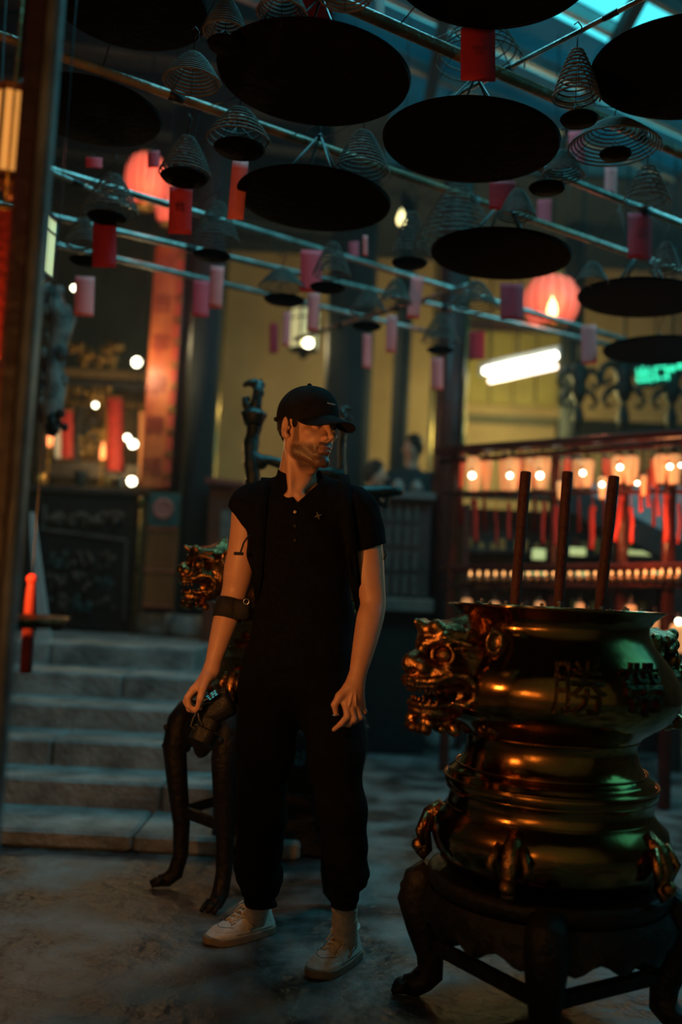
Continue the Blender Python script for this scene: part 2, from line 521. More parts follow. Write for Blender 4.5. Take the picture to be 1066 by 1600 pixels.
b = MB(); b.box((.3, 11.6, 2.6), (9.4, .2, 5.4)); struct('wall_back', b, M_wall)
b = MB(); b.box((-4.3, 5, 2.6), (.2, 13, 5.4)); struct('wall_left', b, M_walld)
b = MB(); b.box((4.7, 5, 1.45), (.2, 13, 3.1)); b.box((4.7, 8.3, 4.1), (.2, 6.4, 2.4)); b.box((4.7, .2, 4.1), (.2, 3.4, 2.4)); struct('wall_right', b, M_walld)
b = MB(); b.box((.2, -1.6, 2.6), (9.2, .2, 5.4)); struct('wall_front', b, M_wall)
# dark partition in front of the back wall on the left (behind the shrine)
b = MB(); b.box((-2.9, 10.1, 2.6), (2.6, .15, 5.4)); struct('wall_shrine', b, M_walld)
# roof, with a long opening to the sky
b = MB()
b.box((-2.3, 5, 5.35), (4.1, 13.2, .12))
b.box((2.4, 10.3, 5.35), (5.4, 2.6, .12))
b.box((2.4, .65, 5.35), (5.4, 4.5, .12)); b.box((3.0, 3.9, 5.35), (4.2, 2.0, .12)); b.box((.3, 4.9, 5.35), (1.3, .3, .12)); b.box((-.1, 8.1, 5.35), (.7, 2., .12))  # unseen front roof pieces shaped to cut the sky reflection on the urn
struct('ceiling', b, M_ceil)
sk = bpy.data.objects.new('skylight', None); COL.objects.link(sk); sk['kind'] = 'structure'
DIR = Vector((1, .64, 0)).normalized(); NRM = Vector((-DIR.y, DIR.x, 0))
M_glz = mat('dirty_glazing', (.03, .15, .19), .6, 0, (.06, .30, .36), 1.2, lo=.3, hi=.7)
_nt = M_glz.node_tree; _tr = _nt.nodes.new('ShaderNodeBsdfTranslucent'); _mx = _nt.nodes.new('ShaderNodeMixShader'); _mx.inputs[0].default_value = .7
_rp = [n for n in _nt.nodes if n.type == 'VALTORGB'][0]; _nt.links.new(_rp.outputs[0], _tr.inputs[0])
_nt.links.new(_nt.nodes['Principled BSDF'].outputs[0], _mx.inputs[1]); _nt.links.new(_tr.outputs[0], _mx.inputs[2]); _nt.links.new(_mx.outputs[0], _nt.nodes['Material Output'].inputs[0])
gaps = [PZ(925, 46, 5.3), PZ(843, 110, 5.3), PZ(745, 150, 5.3), PZ(1000, 22, 5.3)]
offs = sorted([g.dot(NRM) for g in gaps]); gw = [.05, .04, .03, .26]
widths = {round(g.dot(NRM), 5): w for g, w in zip(gaps, (.15, .13, .11, .36))}
edges = [1.2]
for o_ in offs: w_ = widths[round(o_, 5)]; edges += [o_ - w_ / 2, o_ + w_ / 2]
edges.append(9.5)
for k in range(0, len(edges), 2):
    a_, c_ = edges[k], edges[k + 1]
    if c_ - a_ < .02: continue
    cc = DIR * 4.2 + NRM * (a_ + c_) / 2; b = MB(); b.box((cc.x, cc.y, 5.32), (11, c_ - a_, .012), Matrix.Rotation(math.atan2(DIR.y, DIR.x), 4, 'Z')); b.build('glazing_sheet', M_glz, sk, smooth=False)
for o_ in offs:
    cc = DIR * 4.2 + NRM * (o_ - .07 - widths[round(o_, 5)] / 2); b = MB(); b.box((cc.x, cc.y, 5.24), (11, .05, .09), Matrix.Rotation(math.atan2(DIR.y, DIR.x), 4, 'Z')); b.build('glazing_bar', M_beam, sk, smooth=False)
for i in range(4):
    b = MB(); b.box((.55 + i * 1.25, 7.0, 5.16), (.08, 4.4, .12)); b.build('rafter', M_ceil, sk, smooth=False)
for i in range(9):
    y = 5.6 + i * .62
    b = MB(); b.box((-2.0, y, 5.18), (3.6, .09, .16), Matrix.Rotation(rad(10), 4, 'Z')); o = b.build('rafter', M_ceil, sk, smooth=False)


def column(name, px, pyb, Y, wpx, zb, mt, label, ztop=5.28, stone=True):
    w = wpx * Y / FPX; p = P(px, pyb, Y)
    t = thing(name, label, 'column', (p.x, Y, zb))
    b = MB(); b.lathe([(w * .5, zb + .18), (w * .5, ztop)], 24, Matrix.Translation((p.x, Y, 0))); b.build('shaft', mt, t)
    b = MB(); b.lathe([(w * .62, zb), (w * .7, zb + .06), (w * .66, zb + .13), (w * .54, zb + .18)], 24, Matrix.Translation((p.x, Y, 0))); b.build('base', M_stone, t)
    return t, p.x, w


t_oc, ocx, ocw = column('column', 268, 640, 7.9, 50, .745, M_redw, 'round red column on the stair platform, carrying the long orange couplet board')
column('column', 316, 640, 7.7, 46, .745, M_col, 'dark column just right of the orange couplet board, on the platform')
column('column', 543, 620, 9.0, 76, 0, M_col, 'wide dark teal column directly behind the capped man')
column('column', 626, 620, 9.6, 28, 0, M_col, 'slim dark column between the two yellow wall strips right of the man')
column('column', 702, 640, 7.6, 46, 0, M_redw, 'dark red column at the left end of the lantern rack')
column('column', 893, 600, 10.2, 34, 0, M_col, 'thin dark column right of the fluorescent lamp')

# couplet board
t = thing('couplet_board', 'tall orange-red couplet board with a gilt character edge hung on the column', 'board', (ocx, 7.75, 1.9))
pa, pb = P(270, 385, 7.72), P(268, 765, 7.72)
b = MB(); b.box((pa.x - .02, 7.72, (pa.z + pb.z) / 2), (.235, .05, pa.z - pb.z), bev=.01)
M_or = mat('orange_lacquer', (.62, .15, .035), .4, 0, (.42, .07, .02), 3, .2, 20, stretch=(2, 2, .6))
b.build('panel', M_or, t, smooth=False)
b = MB(); b.box((pa.x + .085, 7.69, (pa.z + pb.z) / 2), (.05, .02, pa.z - pb.z - .04), bev=.004); b.build('side_strip', mat('red_edge', (.5, .05, .02), .5), t, smooth=False)
chars = '天地玄黃宇宙洪荒日月盈'
n = 11; H = pa.z - pb.z
for i in range(n):
    z = pb.z + H * (i + .5) / n
    me = text_mesh(chars[i], .075, .004); me.transform(Matrix.Translation((pa.x + .085, 7.676, z)) @ Matrix.Rotation(rad(90), 4, 'X'))
    link('character', me, M_gold, t, smooth=False)
for i in range(6):
    z = pb.z + H * (i + .5) / 6
    me = text_mesh('福壽康寧吉祥'[i], .17, .005); me.transform(Matrix.Translation((pa.x - .045, 7.69, z)) @ Matrix.Rotation(rad(90), 4, 'X'))
    link('character', me, mat('faded_red_character', (.36, .05, .02), .5), t, smooth=False)

# drum panel and woven blind below the board
p = P(257, 797, 7.6)
t = thing('embroidered_panel', 'square teal panel with a round pink medallion below the orange board', 'panel', (p.x, 7.6, p.z - .14))
b = MB(); b.box((p.x, 7.6, p.z), (.25, .03, .27), bev=.008); b.build('cloth', mat('teal_cloth', (.02, .09, .085), .8, 0, (.03, .06, .05), 20), t, smooth=False)
b = MB(); b.lathe([(.085, 0), (.085, .012), (.06, .02), (.055, .012), (.02, .02)], 28, Matrix.Translation((p.x - .005, 7.585, p.z + .005)) @ Matrix.Rotation(rad(90), 4, 'X')); b.build('medallion', mat('dusty_pink', (.36, .12, .10), .8), t)
pa, pb = P(255, 826, 7.6), P(252, 948, 7.6)
t = thing('woven_blind', 'orange-brown slatted blind hanging under the teal medallion panel', 'blind', (pa.x, 7.6, pb.z))
for i in range(9):
    b = MB(); b.box((pa.x - .108 + i * .027, 7.6, (pa.z + pb.z) / 2), (.023, .014, pa.z - pb.z - .02), bev=.004); b.build('slat', mat('cane_slat', (.30, .10, .022), .5, 0, (.16, .05, .012), 9, stretch=(1, 1, .2)), t, smooth=False)
for z in (pa.z, (pa.z * .45 + pb.z * .55), pb.z):
    b = MB(); b.box((pa.x, 7.588, z), (.25, .02, .022), bev=.004); b.build('rail', mat('cane_rail', (.25, .05, .02), .5), t, smooth=False)

# ================================================================ OVERHEAD PIPES
ZP = 3.0
PIPES = []


def hang(q):
    '''nearest point on the overhead poles: whatever hangs is wired to it'''
    best = None
    for A, C in PIPES:
        d = C - A; h = max(0, min(1, (q - A).dot(d) / d.length_squared)); n = A + d * h
        if best is None or (n - q).length < (best - q).length: best = n
    return best


def pipe(a, c, rpx, mt, label, ext0=1.6, ext1=1.6, z=ZP):
    A = PZ(*a, z); C = PZ(*c, z); d = (C - A).normalized(); A = A - d * ext0; C = C + d * ext1
    if 'cross' not in label or 'crossing' in label: PIPES.append((A, C))
    mid = PZ((a[0] + c[0]) / 2, (a[1] + c[1]) / 2, z); r = rpx * mid.y / FPX / 2
    t = thing('overhead_pipe', label, 'pipe', (A.x, A.y, A.z), group='poles the incense hangs from')
    b = MB(); L = (C - A).length; n = 10
    b.tube([A + d * L * i / n for i in range(n + 1)], r, 14); b.build('pole', mt, t)
    for k in (.3, .62):
        if 'low behind' in label: h_ = A + d * L * k; b = MB(); b.tube([h_, Vector((h_.x, h_.y, 5.33))], .003, 5); b.build('hanger_rod', M_wire, t)
        q = A + d * L * k; b = MB(); b.tube([q - d * .03, q - d * .028, q + d * .028, q + d * .03], [r * 1.05, r * 1.25, r * 1.25, r * 1.05], 14); b.build('coupling', M_wire, t)
    return A, C


pipe((533, 5), (1066, 240), 19, M_pipeb, 'thick brownish overhead pole nearest the camera, running to the right edge')
pipe((850, 265), (1066, 350), 11, M_pipe, 'overhead pole emerging behind the second big tray towards the right edge', .1, 1.5)
pipe((200, 125), (960, 388), 13, M_pipeb, 'long overhead pole crossing from the upper left behind the big trays', 1.2, .8)
pipe((190, 298), (720, 455), 11, M_pipe, 'overhead pole passing beside the yellow bulb in the middle', 1.2, 2.2)
pipe((185, 362), (640, 467), 10, M_pipe, 'bright teal-lit overhead pole above the red paper tags', 1.2, 2.3)
pipe((185, 405), (540, 488), 9, M_pipe, 'farthest thin overhead pole across the yellow wall', 1.2, .8)
pipe((813, 97), (973, 14), 8, M_pipe, 'short cross pole at the upper right under the skylight', .5, .5, 3.1)
pipe((474, 526), (650, 472), 8, M_pipe, 'pale cross pole low behind the pink tags', .1, .5, 2.975)
pipe((80, 268), (130, 290), 8, M_pipe, 'stub of overhead pole by the left foreground post', .4, .3, 2.9)

# ================================================================ INCENSE COILS, TRAYS, TAGS


def coil_mesh(R, H, turns, r=.0045):
    pts = []; n = int(turns * 22)
    for i in range(n + 1):
        u = i / n; q = R * (.14 + .86 * u ** .75); w = 2 * math.pi * turns * u
        pts.append((q * math.cos(w), q * math.sin(w), -H * u ** 1.05))
    b = MB(); b.tube(pts, r, 5)
    return b


def hook(b, p, h=.07):
    b.tube([p, p + Vector((0, 0, h * .45)), p + Vector((.012, 0, h * .6)), p + Vector((.012, 0, h * .85)), p + Vector((0, 0, h)), p + Vector((-.012, 0, h * .9))], .0022, 6)


def coil(cx, ytop, ybot, w, label, z=2.74, turns=11, tr=None):
    B = PZ(cx, ybot - .20 * w, z); R = w * B.y / FPX / 2; T = P(cx, ytop, B.y); H = max(.10, T.z - B.z)
    t = thing('incense_coil', label, 'incense coil', (B.x, B.y, B.z + H), group='hanging incense coils')
    b = coil_mesh(R, H, turns, max(.0035, .0020 * B.y / 3)); b.build('spiral', M_coil, t, world=False)
    b = MB(); hook(b, Vector((0, 0, -.01)), .10); b.build('wire_hook', M_wire, t, world=False)
    b = MB()
    for k in range(3):
        a = 2.1 * k + .4; b.tube([(0, 0, -.02), (R * .55 * math.cos(a), R * .55 * math.sin(a), -H * .5), (R * .97 * math.cos(a), R * .97 * math.sin(a), -H)], .0012, 4)
    b.tube([(0, 0, 0), (0, 0, -H - .04)], .0012, 4)
    b.build('support_wire', M_wire, t, world=False)
    q = Vector(t.location); g = hang(q)
    b = MB(); b.tube([(0, 0, .05), g - q], .0016, 5); b.build('hanging_wire', M_wire, t, world=False)
    if tr:
        c = P(tr[0], tr[1], B.y - .01); rr = tr[2] * c.y / FPX / 2
        b = MB(); b.lathe([(rr * .2, 0), (rr * .9, 0), (rr, .010), (rr * .96, .012), (rr * .2, .005)], 28, Matrix.Translation((c.x, c.y, c.z)))
        b.build('drip_tray', M_tray, t)
        b = MB()
        for k in range(3):
            a = 2.1 * k; b.tube([(c.x + rr * .9 * math.cos(a), c.y + rr * .9 * math.sin(a), c.z + .008), (q.x, q.y, min(c.z + rr * 1.1, q.z))], .0012, 4)
        b.build('tray_wire', M_wire, t)
    return B


def tray(cx, cy, w, label, Y=None, diam=None, wires=.15, group='big soot-black drip trays', n=56, thick=.018, tilt=(0, .04), z=None):
    if Y is None: Y = diam * FPX / w
    if z is not None: Y = PZ(cx, cy, z).y
    c = P(cx, cy, Y); R = w * Y / FPX / 2
    t = thing('drip_tray', label, 'tray', (c.x, c.y, c.z), group=group)
    b = MB(); b.lathe([(R * .2, 0), (R * .9, 0), (R * .985, thick * .3), (R, thick), (R * .985, thick * 1.05), (R * .95, thick * .45), (R * .2, thick * .3)], n); o = b.build('dish', M_tray, t, world=False)
    autosmooth(o)
    if wires > 0:
        for k in range(4):
            a = k * math.pi / 2 + .5
            b = MB(); b.tube([(R * .62 * math.cos(a), R * .62 * math.sin(a), thick * .4), (.004 * math.cos(a), .004 * math.sin(a), wires)], .0042 * Y / 3.2, 6); b.build('wire', M_wire, t, world=False)
        q = Vector(c) + Vector((0, 0, wires)); g = hang(q) - Vector(c)
        b = MB(); b.ball((0, 0, wires), .012, 8); b.tube([(0, 0, wires), (0, 0, wires + .06), g], .0022, 6); b.build('knot', M_wire, t, world=False)
    t.rotation_euler = (tilt[0], tilt[1], 0)
    return t


def paper_tag(x0, y0, x1, y1, w, mt, label, Y, ry=0., text=None, group='paper prayer tags'):
    A = P(x0, y0, Y); C = P(x1, y1, Y); W = w * Y / FPX; d = C - A; L = d.length
    t = thing('prayer_tag', label, 'paper tag', tuple(A), group=group)
    n = 8; V = []; F = []
    for s in (0, 1):
        for i in range(n + 1):
            for j in range(3):
                u = i / n
                V.append(((j - 1) * W / 2, -.0015 * s - .010 * math.sin(u * 2.6) * L * 2 * (.5 + .12 * (j - 1)), -L * u))
    m = (n + 1) * 3
    for i in range(n):
        for j in range(2):
            a = i * 3 + j; F.append((a, a + 1, a + 4, a + 3)); F.append((m + a, m + a + 3, m + a + 4, m + a + 1))
    F += [(i * 3, i * 3 + 3, m + i * 3 + 3, m + i * 3) for i in range(n)] + [(i * 3 + 2, m + i * 3 + 2, m + i * 3 + 5, i * 3 + 5) for i in range(n)]
    F += [(0, m, m + 1, 1), (1, m + 1, m + 2, 2), (n * 3, n * 3 + 1, m + n * 3 + 1, m + n * 3), (n * 3 + 1, n * 3 + 2, m + n * 3 + 2, m + n * 3 + 1)]
    b = MB(); b.add([(v[0], v[1] * .6, v[2]) for v in V], F); b.build('paper', mt, t, world=False)
    if text:
        me = text_mesh(text, min(W * .42, L / (len(text) + 1) * .62), .0004)
        me.transform(Matrix.Translation((0, -.022 - .004, -L * .5)) @ Matrix.Rotation(rad(90), 4, 'X')); link('printed_text', me, M_ink, t, world=False, smooth=False)
    t.rotation_euler = (0, math.atan2(-(C.x - A.x), A.z - C.z), ry)
    g = hang(A)
    b = MB(); b.tube([A - Vector((0, 0, .01)), A + Vector((0, 0, .02)), g + Vector((0, 0, .026))], .0011, 4)
    me = bpy.data.meshes.new('thread'); me.from_pydata([tuple(t.matrix_basis.inverted() @ Vector(v)) for v in b.v], [], b.f); link('thread', me, M_wire, t, world=False)
    return t


# big trays
tray(490, 126, 318, 'big black round tray at the top left of centre, second largest near the top edge', diam=.60, wires=.27)
tray(735, 229, 288, 'big round tray right of centre hanging under a crimson tag', diam=.60, wires=.25)
tray(490, 318, 250, 'big round tray hanging above and left of the capped man', diam=.60, wires=.27)
tray(782, 403, 225, 'big flat round tray above the fluorescent lamp', diam=.60, wires=.27)
tray(1000, 470, 196, 'round tray at the right edge beneath a crimson tag and coil', diam=.60, wires=.27)
tray(1030, 551, 175, 'blurred lowest round tray at the right edge above the green neon', diam=.62, wires=.10, tilt=(0, .0))
tray(140, 180, 232, 'black tray at the upper left behind the foreground post', diam=.56, wires=.1)
tray(200, 12, 265, 'black tray cut off by the top edge at the left', diam=.56, wires=.12)
tray(770, -46, 345, 'black tray cut off by the top edge right of centre', diam=.60, wires=.12)
tray(1075, 117, 312, 'large black tray cut off by the upper right edge', diam=.60, wires=.12)

coils = [  # cx, ytop, ybot, w, label, tray (cx,cy,w) or None
    (289, 213, 292, 86, 'cone coil beside the red glow at the upper left', (288, 281, 78)),
    (173, 272, 352, 92, 'cone coil left of the red-lit lantern, above a crimson tag', (167, 343, 64)),
    (372, 170, 245, 108, 'wide loose coil of thin rings left of the big trays', (374, 236, 84)),
    (337, 315, 392, 76, 'pale cone coil against the orange board top', (331, 402, 60)),
    (565, 205, 288, 92, 'cone coil between the upper left and right big trays', None),
    (712, 290, 412, 134, 'largest cone coil just behind the flat tray above the fluorescent lamp', None),
    (900, 76, 172, 78, 'cone coil under the skylight at the upper right', (905, 190, 62)),
    (1011, 258, 332, 76, 'open cone coil hanging by a crimson tag near the right edge', None),
    (641, 330, 412, 62, 'small cone coil right of the yellow bulb', (640, 414, 58)),
    (748, 20, 132, 150, 'wide loose coil below the top cut-off tray', None),
    (352, 0, 68, 74, 'tall cone coil at the top edge left of centre', (352, 74, 60)),
    (300, 90, 150, 96, 'faint wide coil in the dark upper left', None),
    (960, 196, 262, 150, 'broad pale coil behind the upper right pole', (962, 244, 52)),
    (742, 440, 498, 78, 'pale cone coil left of the dark red tag by the fluorescent lamp', None),
    (688, 490, 548, 62, 'small pale cone coil above the lowest pink tag at the columns', (688, 549, 44)),
    (518, 378, 444, 62, 'pale coil right of the long red tag', (512, 452, 58)),
    (440, 420, 466, 76, 'faded coil over the white wall lantern', (444, 471, 66)),
    (1040, 378, 436, 52, 'small coil above the tray at the right edge', None),
    (925, 418, 452, 52, 'small grey coil beside the right red lantern', None),
    (808, 296, 352, 62, 'dim coil behind the tray and the crimson tag', None),
    (575, 452, 500, 60, 'faded coil over the thin pink tag behind the man', (573, 512, 48)),
    (618, 436, 486, 54, 'small faded coil left of the tilted pink tag', None),
    (880, 255, 290, 70, 'blurred coil in the teal haze at the right', (855, 297, 60)),
    (128, 340, 395, 60, 'dim coil between the post and the crimson tag', (135, 410, 54)),
    (540, -20, 16, 90, 'coil cut off by the top edge in the middle', None),
    (440, -10, 40, 84, 'dark coil at the top edge over the upper left big tray', None),
]
for (cx, yt, yb, w, lab, tr) in coils:
    B = coil(cx, yt, yb, w, lab, turns=7 if 'loose' in lab or 'open' in lab else 11, z=(3.15 if cx == 748 else 2.74) if yb < 420 else 2.66, tr=tr)

tags = [  # x0 y0 x1 y1 w mat label Y text
    (747, 44, 747, 127, 57, M_red, 'large crimson tag in front of the upper right big tray wires', 2.9, '福祿壽\n平安'),
    (785, 283, 785, 328, 43, M_red, 'crimson tag half hidden under the right of centre big tray', 3.9, None),
    (1000, 333, 1000, 405, 40, M_red, 'crimson tag above the tray at the right edge', 4.35, '平安\n如意'),
    (283, 292, 281, 366, 37, M_pink, 'pink tag with faint writing under the coil by the red glow', 3.72, '闔家\n平安'),
    (164, 348, 163, 418, 38, M_red, 'deep crimson tag right of the foreground post', 4.1, None),
    (376, 252, 368, 343, 26, M_pale, 'narrow tilted pink tag left of the lower left big tray', 3.55, None),
    (133, 432, 131, 494, 30, M_pale, 'pale pink tag in front of the left hanging bulb', 4.9, None),
    (315, 438, 313, 495, 26, M_pink, 'dull pink tag over the orange board', 5.2, None),
    (340, 416, 336, 482, 22, M_pale, 'bright pink tag beside the dull one at the orange board', 5.0, None),
    (487, 391, 486, 457, 35, M_pink, 'long red-pink tag above the white wall lantern', 4.7, None),
    (491, 458, 488, 518, 19, M_pale, 'thin pale tag hanging right below the long red-pink one', 5.4, None),
    (449, 487, 447, 541, 12, M_pale, 'very thin pink tag left of the white wall lantern', 6.0, None),
    (428, 505, 428, 552, 14, M_red, 'blurred dark red tag on the ochre wall', 6.8, None),
    (574, 522, 573, 575, 14, M_pale, 'thin pink tag in front of the wide dark column', 5.9, None),
    (613, 493, 611, 551, 17, M_pale, 'pink tag left of the slim dark column', 5.6, None),
    (653, 432, 645, 498, 20, M_pale, 'tilted salmon tag under the coil right of the yellow bulb', 5.0, None),
    (683, 559, 683, 609, 19, M_pale, 'lowest pink tag by the dark red column', 6.0, None),
    (800, 443, 800, 500, 38, M_red, 'dull red tag below the tray over the fluorescent lamp', 5.0, None),
    (851, 312, 850, 350, 22, M_pink, 'magenta tag in the teal haze', 5.2, None),
    (955, 262, 954, 302, 19, M_pale, 'faded pink tag under the broad pale coil', 5.0, None),
    (901, 205, 901, 258, 25, M_pink, 'white-edged magenta tag at the upper right', 4.6, None),
    (920, 508, 921, 569, 24, M_pale, 'pale tag just left of the lowest right tray', 5.4, None),
    (745, 518, 745, 562, 26, M_red, 'blurred dull red tag left of the fluorescent lamp', 6.9, None),
    (571, 368, 571, 400, 8, M_pale, 'tiny pink tag beside the lower left big tray', 4.6, None),
    (594, -10, 594, 26, 15, M_white, 'white paper slip at the top edge', 3.9, None),
    (490, -30, 490, 45, 62, M_red, 'dark red tag above the upper left big tray', 3.0, None),
    (240, 236, 240, 262, 20, M_pink, 'short pink tag in front of the left red lantern', 4.4, None),
    (147, 246, 147, 262, 26, M_pink, 'sliver of pink tag under the upper left black tray', 4.2, None),
    (553, 378, 553, 402, 16, M_pink, 'small faint pink tag right of the long red-pink one', 5.6, None),
]
for (x0, y0, x1, y1, w, mt, lab, Y, tx) in tags:
    paper_tag(x0, y0, x1, y1, w, mt, lab, Y, ry=random.uniform(-.25, .25) if tx is None else .05, text=tx)

ordw = ['first', 'second', 'third', 'fourth', 'fifth', 'sixth', 'seventh', 'eighth', 'ninth', 'tenth', 'eleventh', 'twelfth', 'thirteenth', 'fourteenth', 'fifteenth', 'sixteenth', 'seventeenth', 'eighteenth', 'nineteenth', 'twentieth', 'twenty-first', 'twenty-second', 'twenty-third', 'twenty-fourth', 'twenty-fifth', 'twenty-sixth']

# ================================================================ BRASS URNS
URN = [(.24, .395), (.292, .40), (.312, .43), (.330, .475), (.333, .50), (.326, .53), (.300, .555), (.288, .572), (.284, .60), (.290, .612), (.297, .625), (.300, .638), (.296, .650),
       (.288, .655), (.288, .663), (.280, .668), (.262, .685), (.246, .71), (.239, .74), (.240, .765), (.255, .785), (.290, .808), (.325, .832), (.347, .862), (.355, .90), (.350, .935), (.330, .975),
       (.300, 1.015), (.277, 1.045), (.266, 1.07), (.266, 1.088), (.280, 1.108), (.304, 1.126), (.308, 1.131), (.306, 1.136), (.292, 1.134), (.262, 1.10), (.250, 1.06)]
LIONV = None


def lion_sdf(p):
    px, py, pz = p; q = [np.abs(px), py, pz]
    D = ell(q, (0, .03, .0), (.085, .10, .10))
    D = smin(D, ell(q, (0, -.06, -.008), (.058, .062, .046)), .03)
    D = smin(D, ell(q, (.045, -.05, -.005), (.035, .035, .03)), .02)
    D = smin(D, ell(q, (0, -.02, .085), (.078, .085, .032)), .012)
    D = smin(D, rc(q, (0, .02, .10), (0, .035, .158), .042, .010), .03)
    D = smin(D, rc(q, (0, -.095, .088), (0, -.125, .104), .018, .007), .012)
    D = smin(D, sph(q, (.03, -.09, .098), .016), .010)
    D = smin(D, rc(q, (.012, -.10, .058), (.052, -.075, .074), .014, .011), .008)
    D = smin(D, rc(q, (.052, -.075, .074), (.082, -.03, .064), .011, .007), .008)
    for i in range(4):
        D = smin(D, rc(q, (.03 + .014 * i, -.088 + .016 * i, .072), (.032 + .014 * i, -.083 + .017 * i, .096), .006, .0045), .003)
    # nose
    D = smin(D, sph(q, (0, -.122, .010), .026), .012)
    D = smin(D, sph(q, (.026, -.112, .004), .020), .008)
    D = smin(D, rc(q, (0, -.115, .02), (0, -.09, .06), .015, .012), .014)
    D = smax(D, -ell(q, (.024, -.13, -.006), (.008, .012, .007)), .006)
    # eyes
    D = smax(D, -sph(q, (.050, -.085, .036), .022), .006)
    D = smin(D, sph(q, (.048, -.072, .036), .019), .003)
    x, y, z = sub3(q, (.050, -.078, .036)); rr = np.sqrt(x * x + z * z); D = smin(D, np.sqrt((rr - f32(.025)) ** 2 + (y - x * f32(.5)) ** 2) - f32(.0042), .004)
    # mouth cavity and lips
    D = smax(D, -ell(q, (0, -.075, -.052), (.050, .085, .024)), .006)
    D = smax(D, -ell(q, (.066, -.045, -.045), (.030, .024, .022)), .006)
    lip = [(0, -.128, -.024), (.030, -.120, -.026), (.055, -.092, -.022), (.072, -.062, -.004), (.086, -.034, -.004), (.092, -.012, -.026), (.088, -.008, -.052), (.076, -.026, -.068), (.064, -.048, -.066)]
    D = smin(D, chain(q, lip, [.009, .0095, .009, .0085, .009, .009, .008, .007, .006], .006), .004)
    lip2 = [(0, -.130, -.036), (.030, -.122, -.038), (.052, -.095, -.034), (.066, -.070, -.018)]
    D = smin(D, chain(q, lip2, [.005, .005, .005, .004], .003), .002)
    D = smin(D, ell(q, (0, -.055, -.092), (.048, .062, .022)), .012)
    D = smin(D, chain(q, [(0, -.112, -.078), (.025, -.105, -.078), (.044, -.08, -.076), (.052, -.05, -.072)], [.008, .008, .007, .006], .004), .005)
    for i in range(5):
        a = .004 + i * .0115; yy = -.121 + (i * .012) ** 2 * 12
        D = smin(D, rc(q, (a, yy, -.040), (a, yy + .002, -.049), .0052, .004), .0015)
        D = smin(D, rc(q, (a, yy + .012, -.073), (a, yy + .013, -.064), .0048, .0036), .0015)
    rs = random.Random(3)
    for i in range(10):
        D = smin(D, sph(q, (rs.uniform(0, .05), -.10 + rs.uniform(0, .09), -.112 - rs.uniform(0, .022)), rs.uniform(.010, .015)), .006)
    # mane curls and ears
    for i in range(6):
        a = rad(-62 + i * 27); cx, cz = .112 * math.cos(a), .118 * math.sin(a) - .005
        D = smin(D, sph(q, (cx, .070, cz), .034), .014)
        x, y, z = sub3(q, (cx, .044, cz)); rr = np.sqrt(x * x + z * z); D = smax(D, -(np.sqrt((rr - f32(.015)) ** 2 + y * y) - f32(.004)), .003)
    D = smin(D, ell(q, (.098, .03, .075), (.016, .030, .036)), .010)
    D = smax(D, -ell(q, (.108, .012, .078), (.010, .016, .022)), .006)
    D = smin(D, ell(q, (0, .10, -.01), (.085, .05, .10)), .02)
    return D


LV, LF = snet(lion_sdf, (-.15, -.16, -.155), (.15, .16, .18), .0026)


def char_on_urn(parent, txt, ang, zc, size, T, depth=.016, mt=None):
    me = text_mesh(txt, size, depth / 2)
    import bmesh
    bm = bmesh.new(); bm.from_mesh(me)
    bmesh.ops.triangulate(bm, faces=bm.faces[:]); bmesh.ops.subdivide_edges(bm, edges=[e for e in bm.edges if e.calc_length() > size * .12], cuts=2, use_grid_fill=True)
    bm.to_mesh(me); bm.free()
    prof = [(z, r) for r, z in URN[19:27]]
    zs = [a[0] for a in prof]; rs = [a[1] for a in prof]
    for v in me.vertices:
        z = zc + v.co.y; R = float(np.interp(z, zs, rs)) + .004 + v.co.z; a = ang + v.co.x / .35
        v.co = T @ Vector((R * math.cos(a), R * math.sin(a), z))
    return link('raised_character', me, mt or M_brassd, parent, smooth=False)


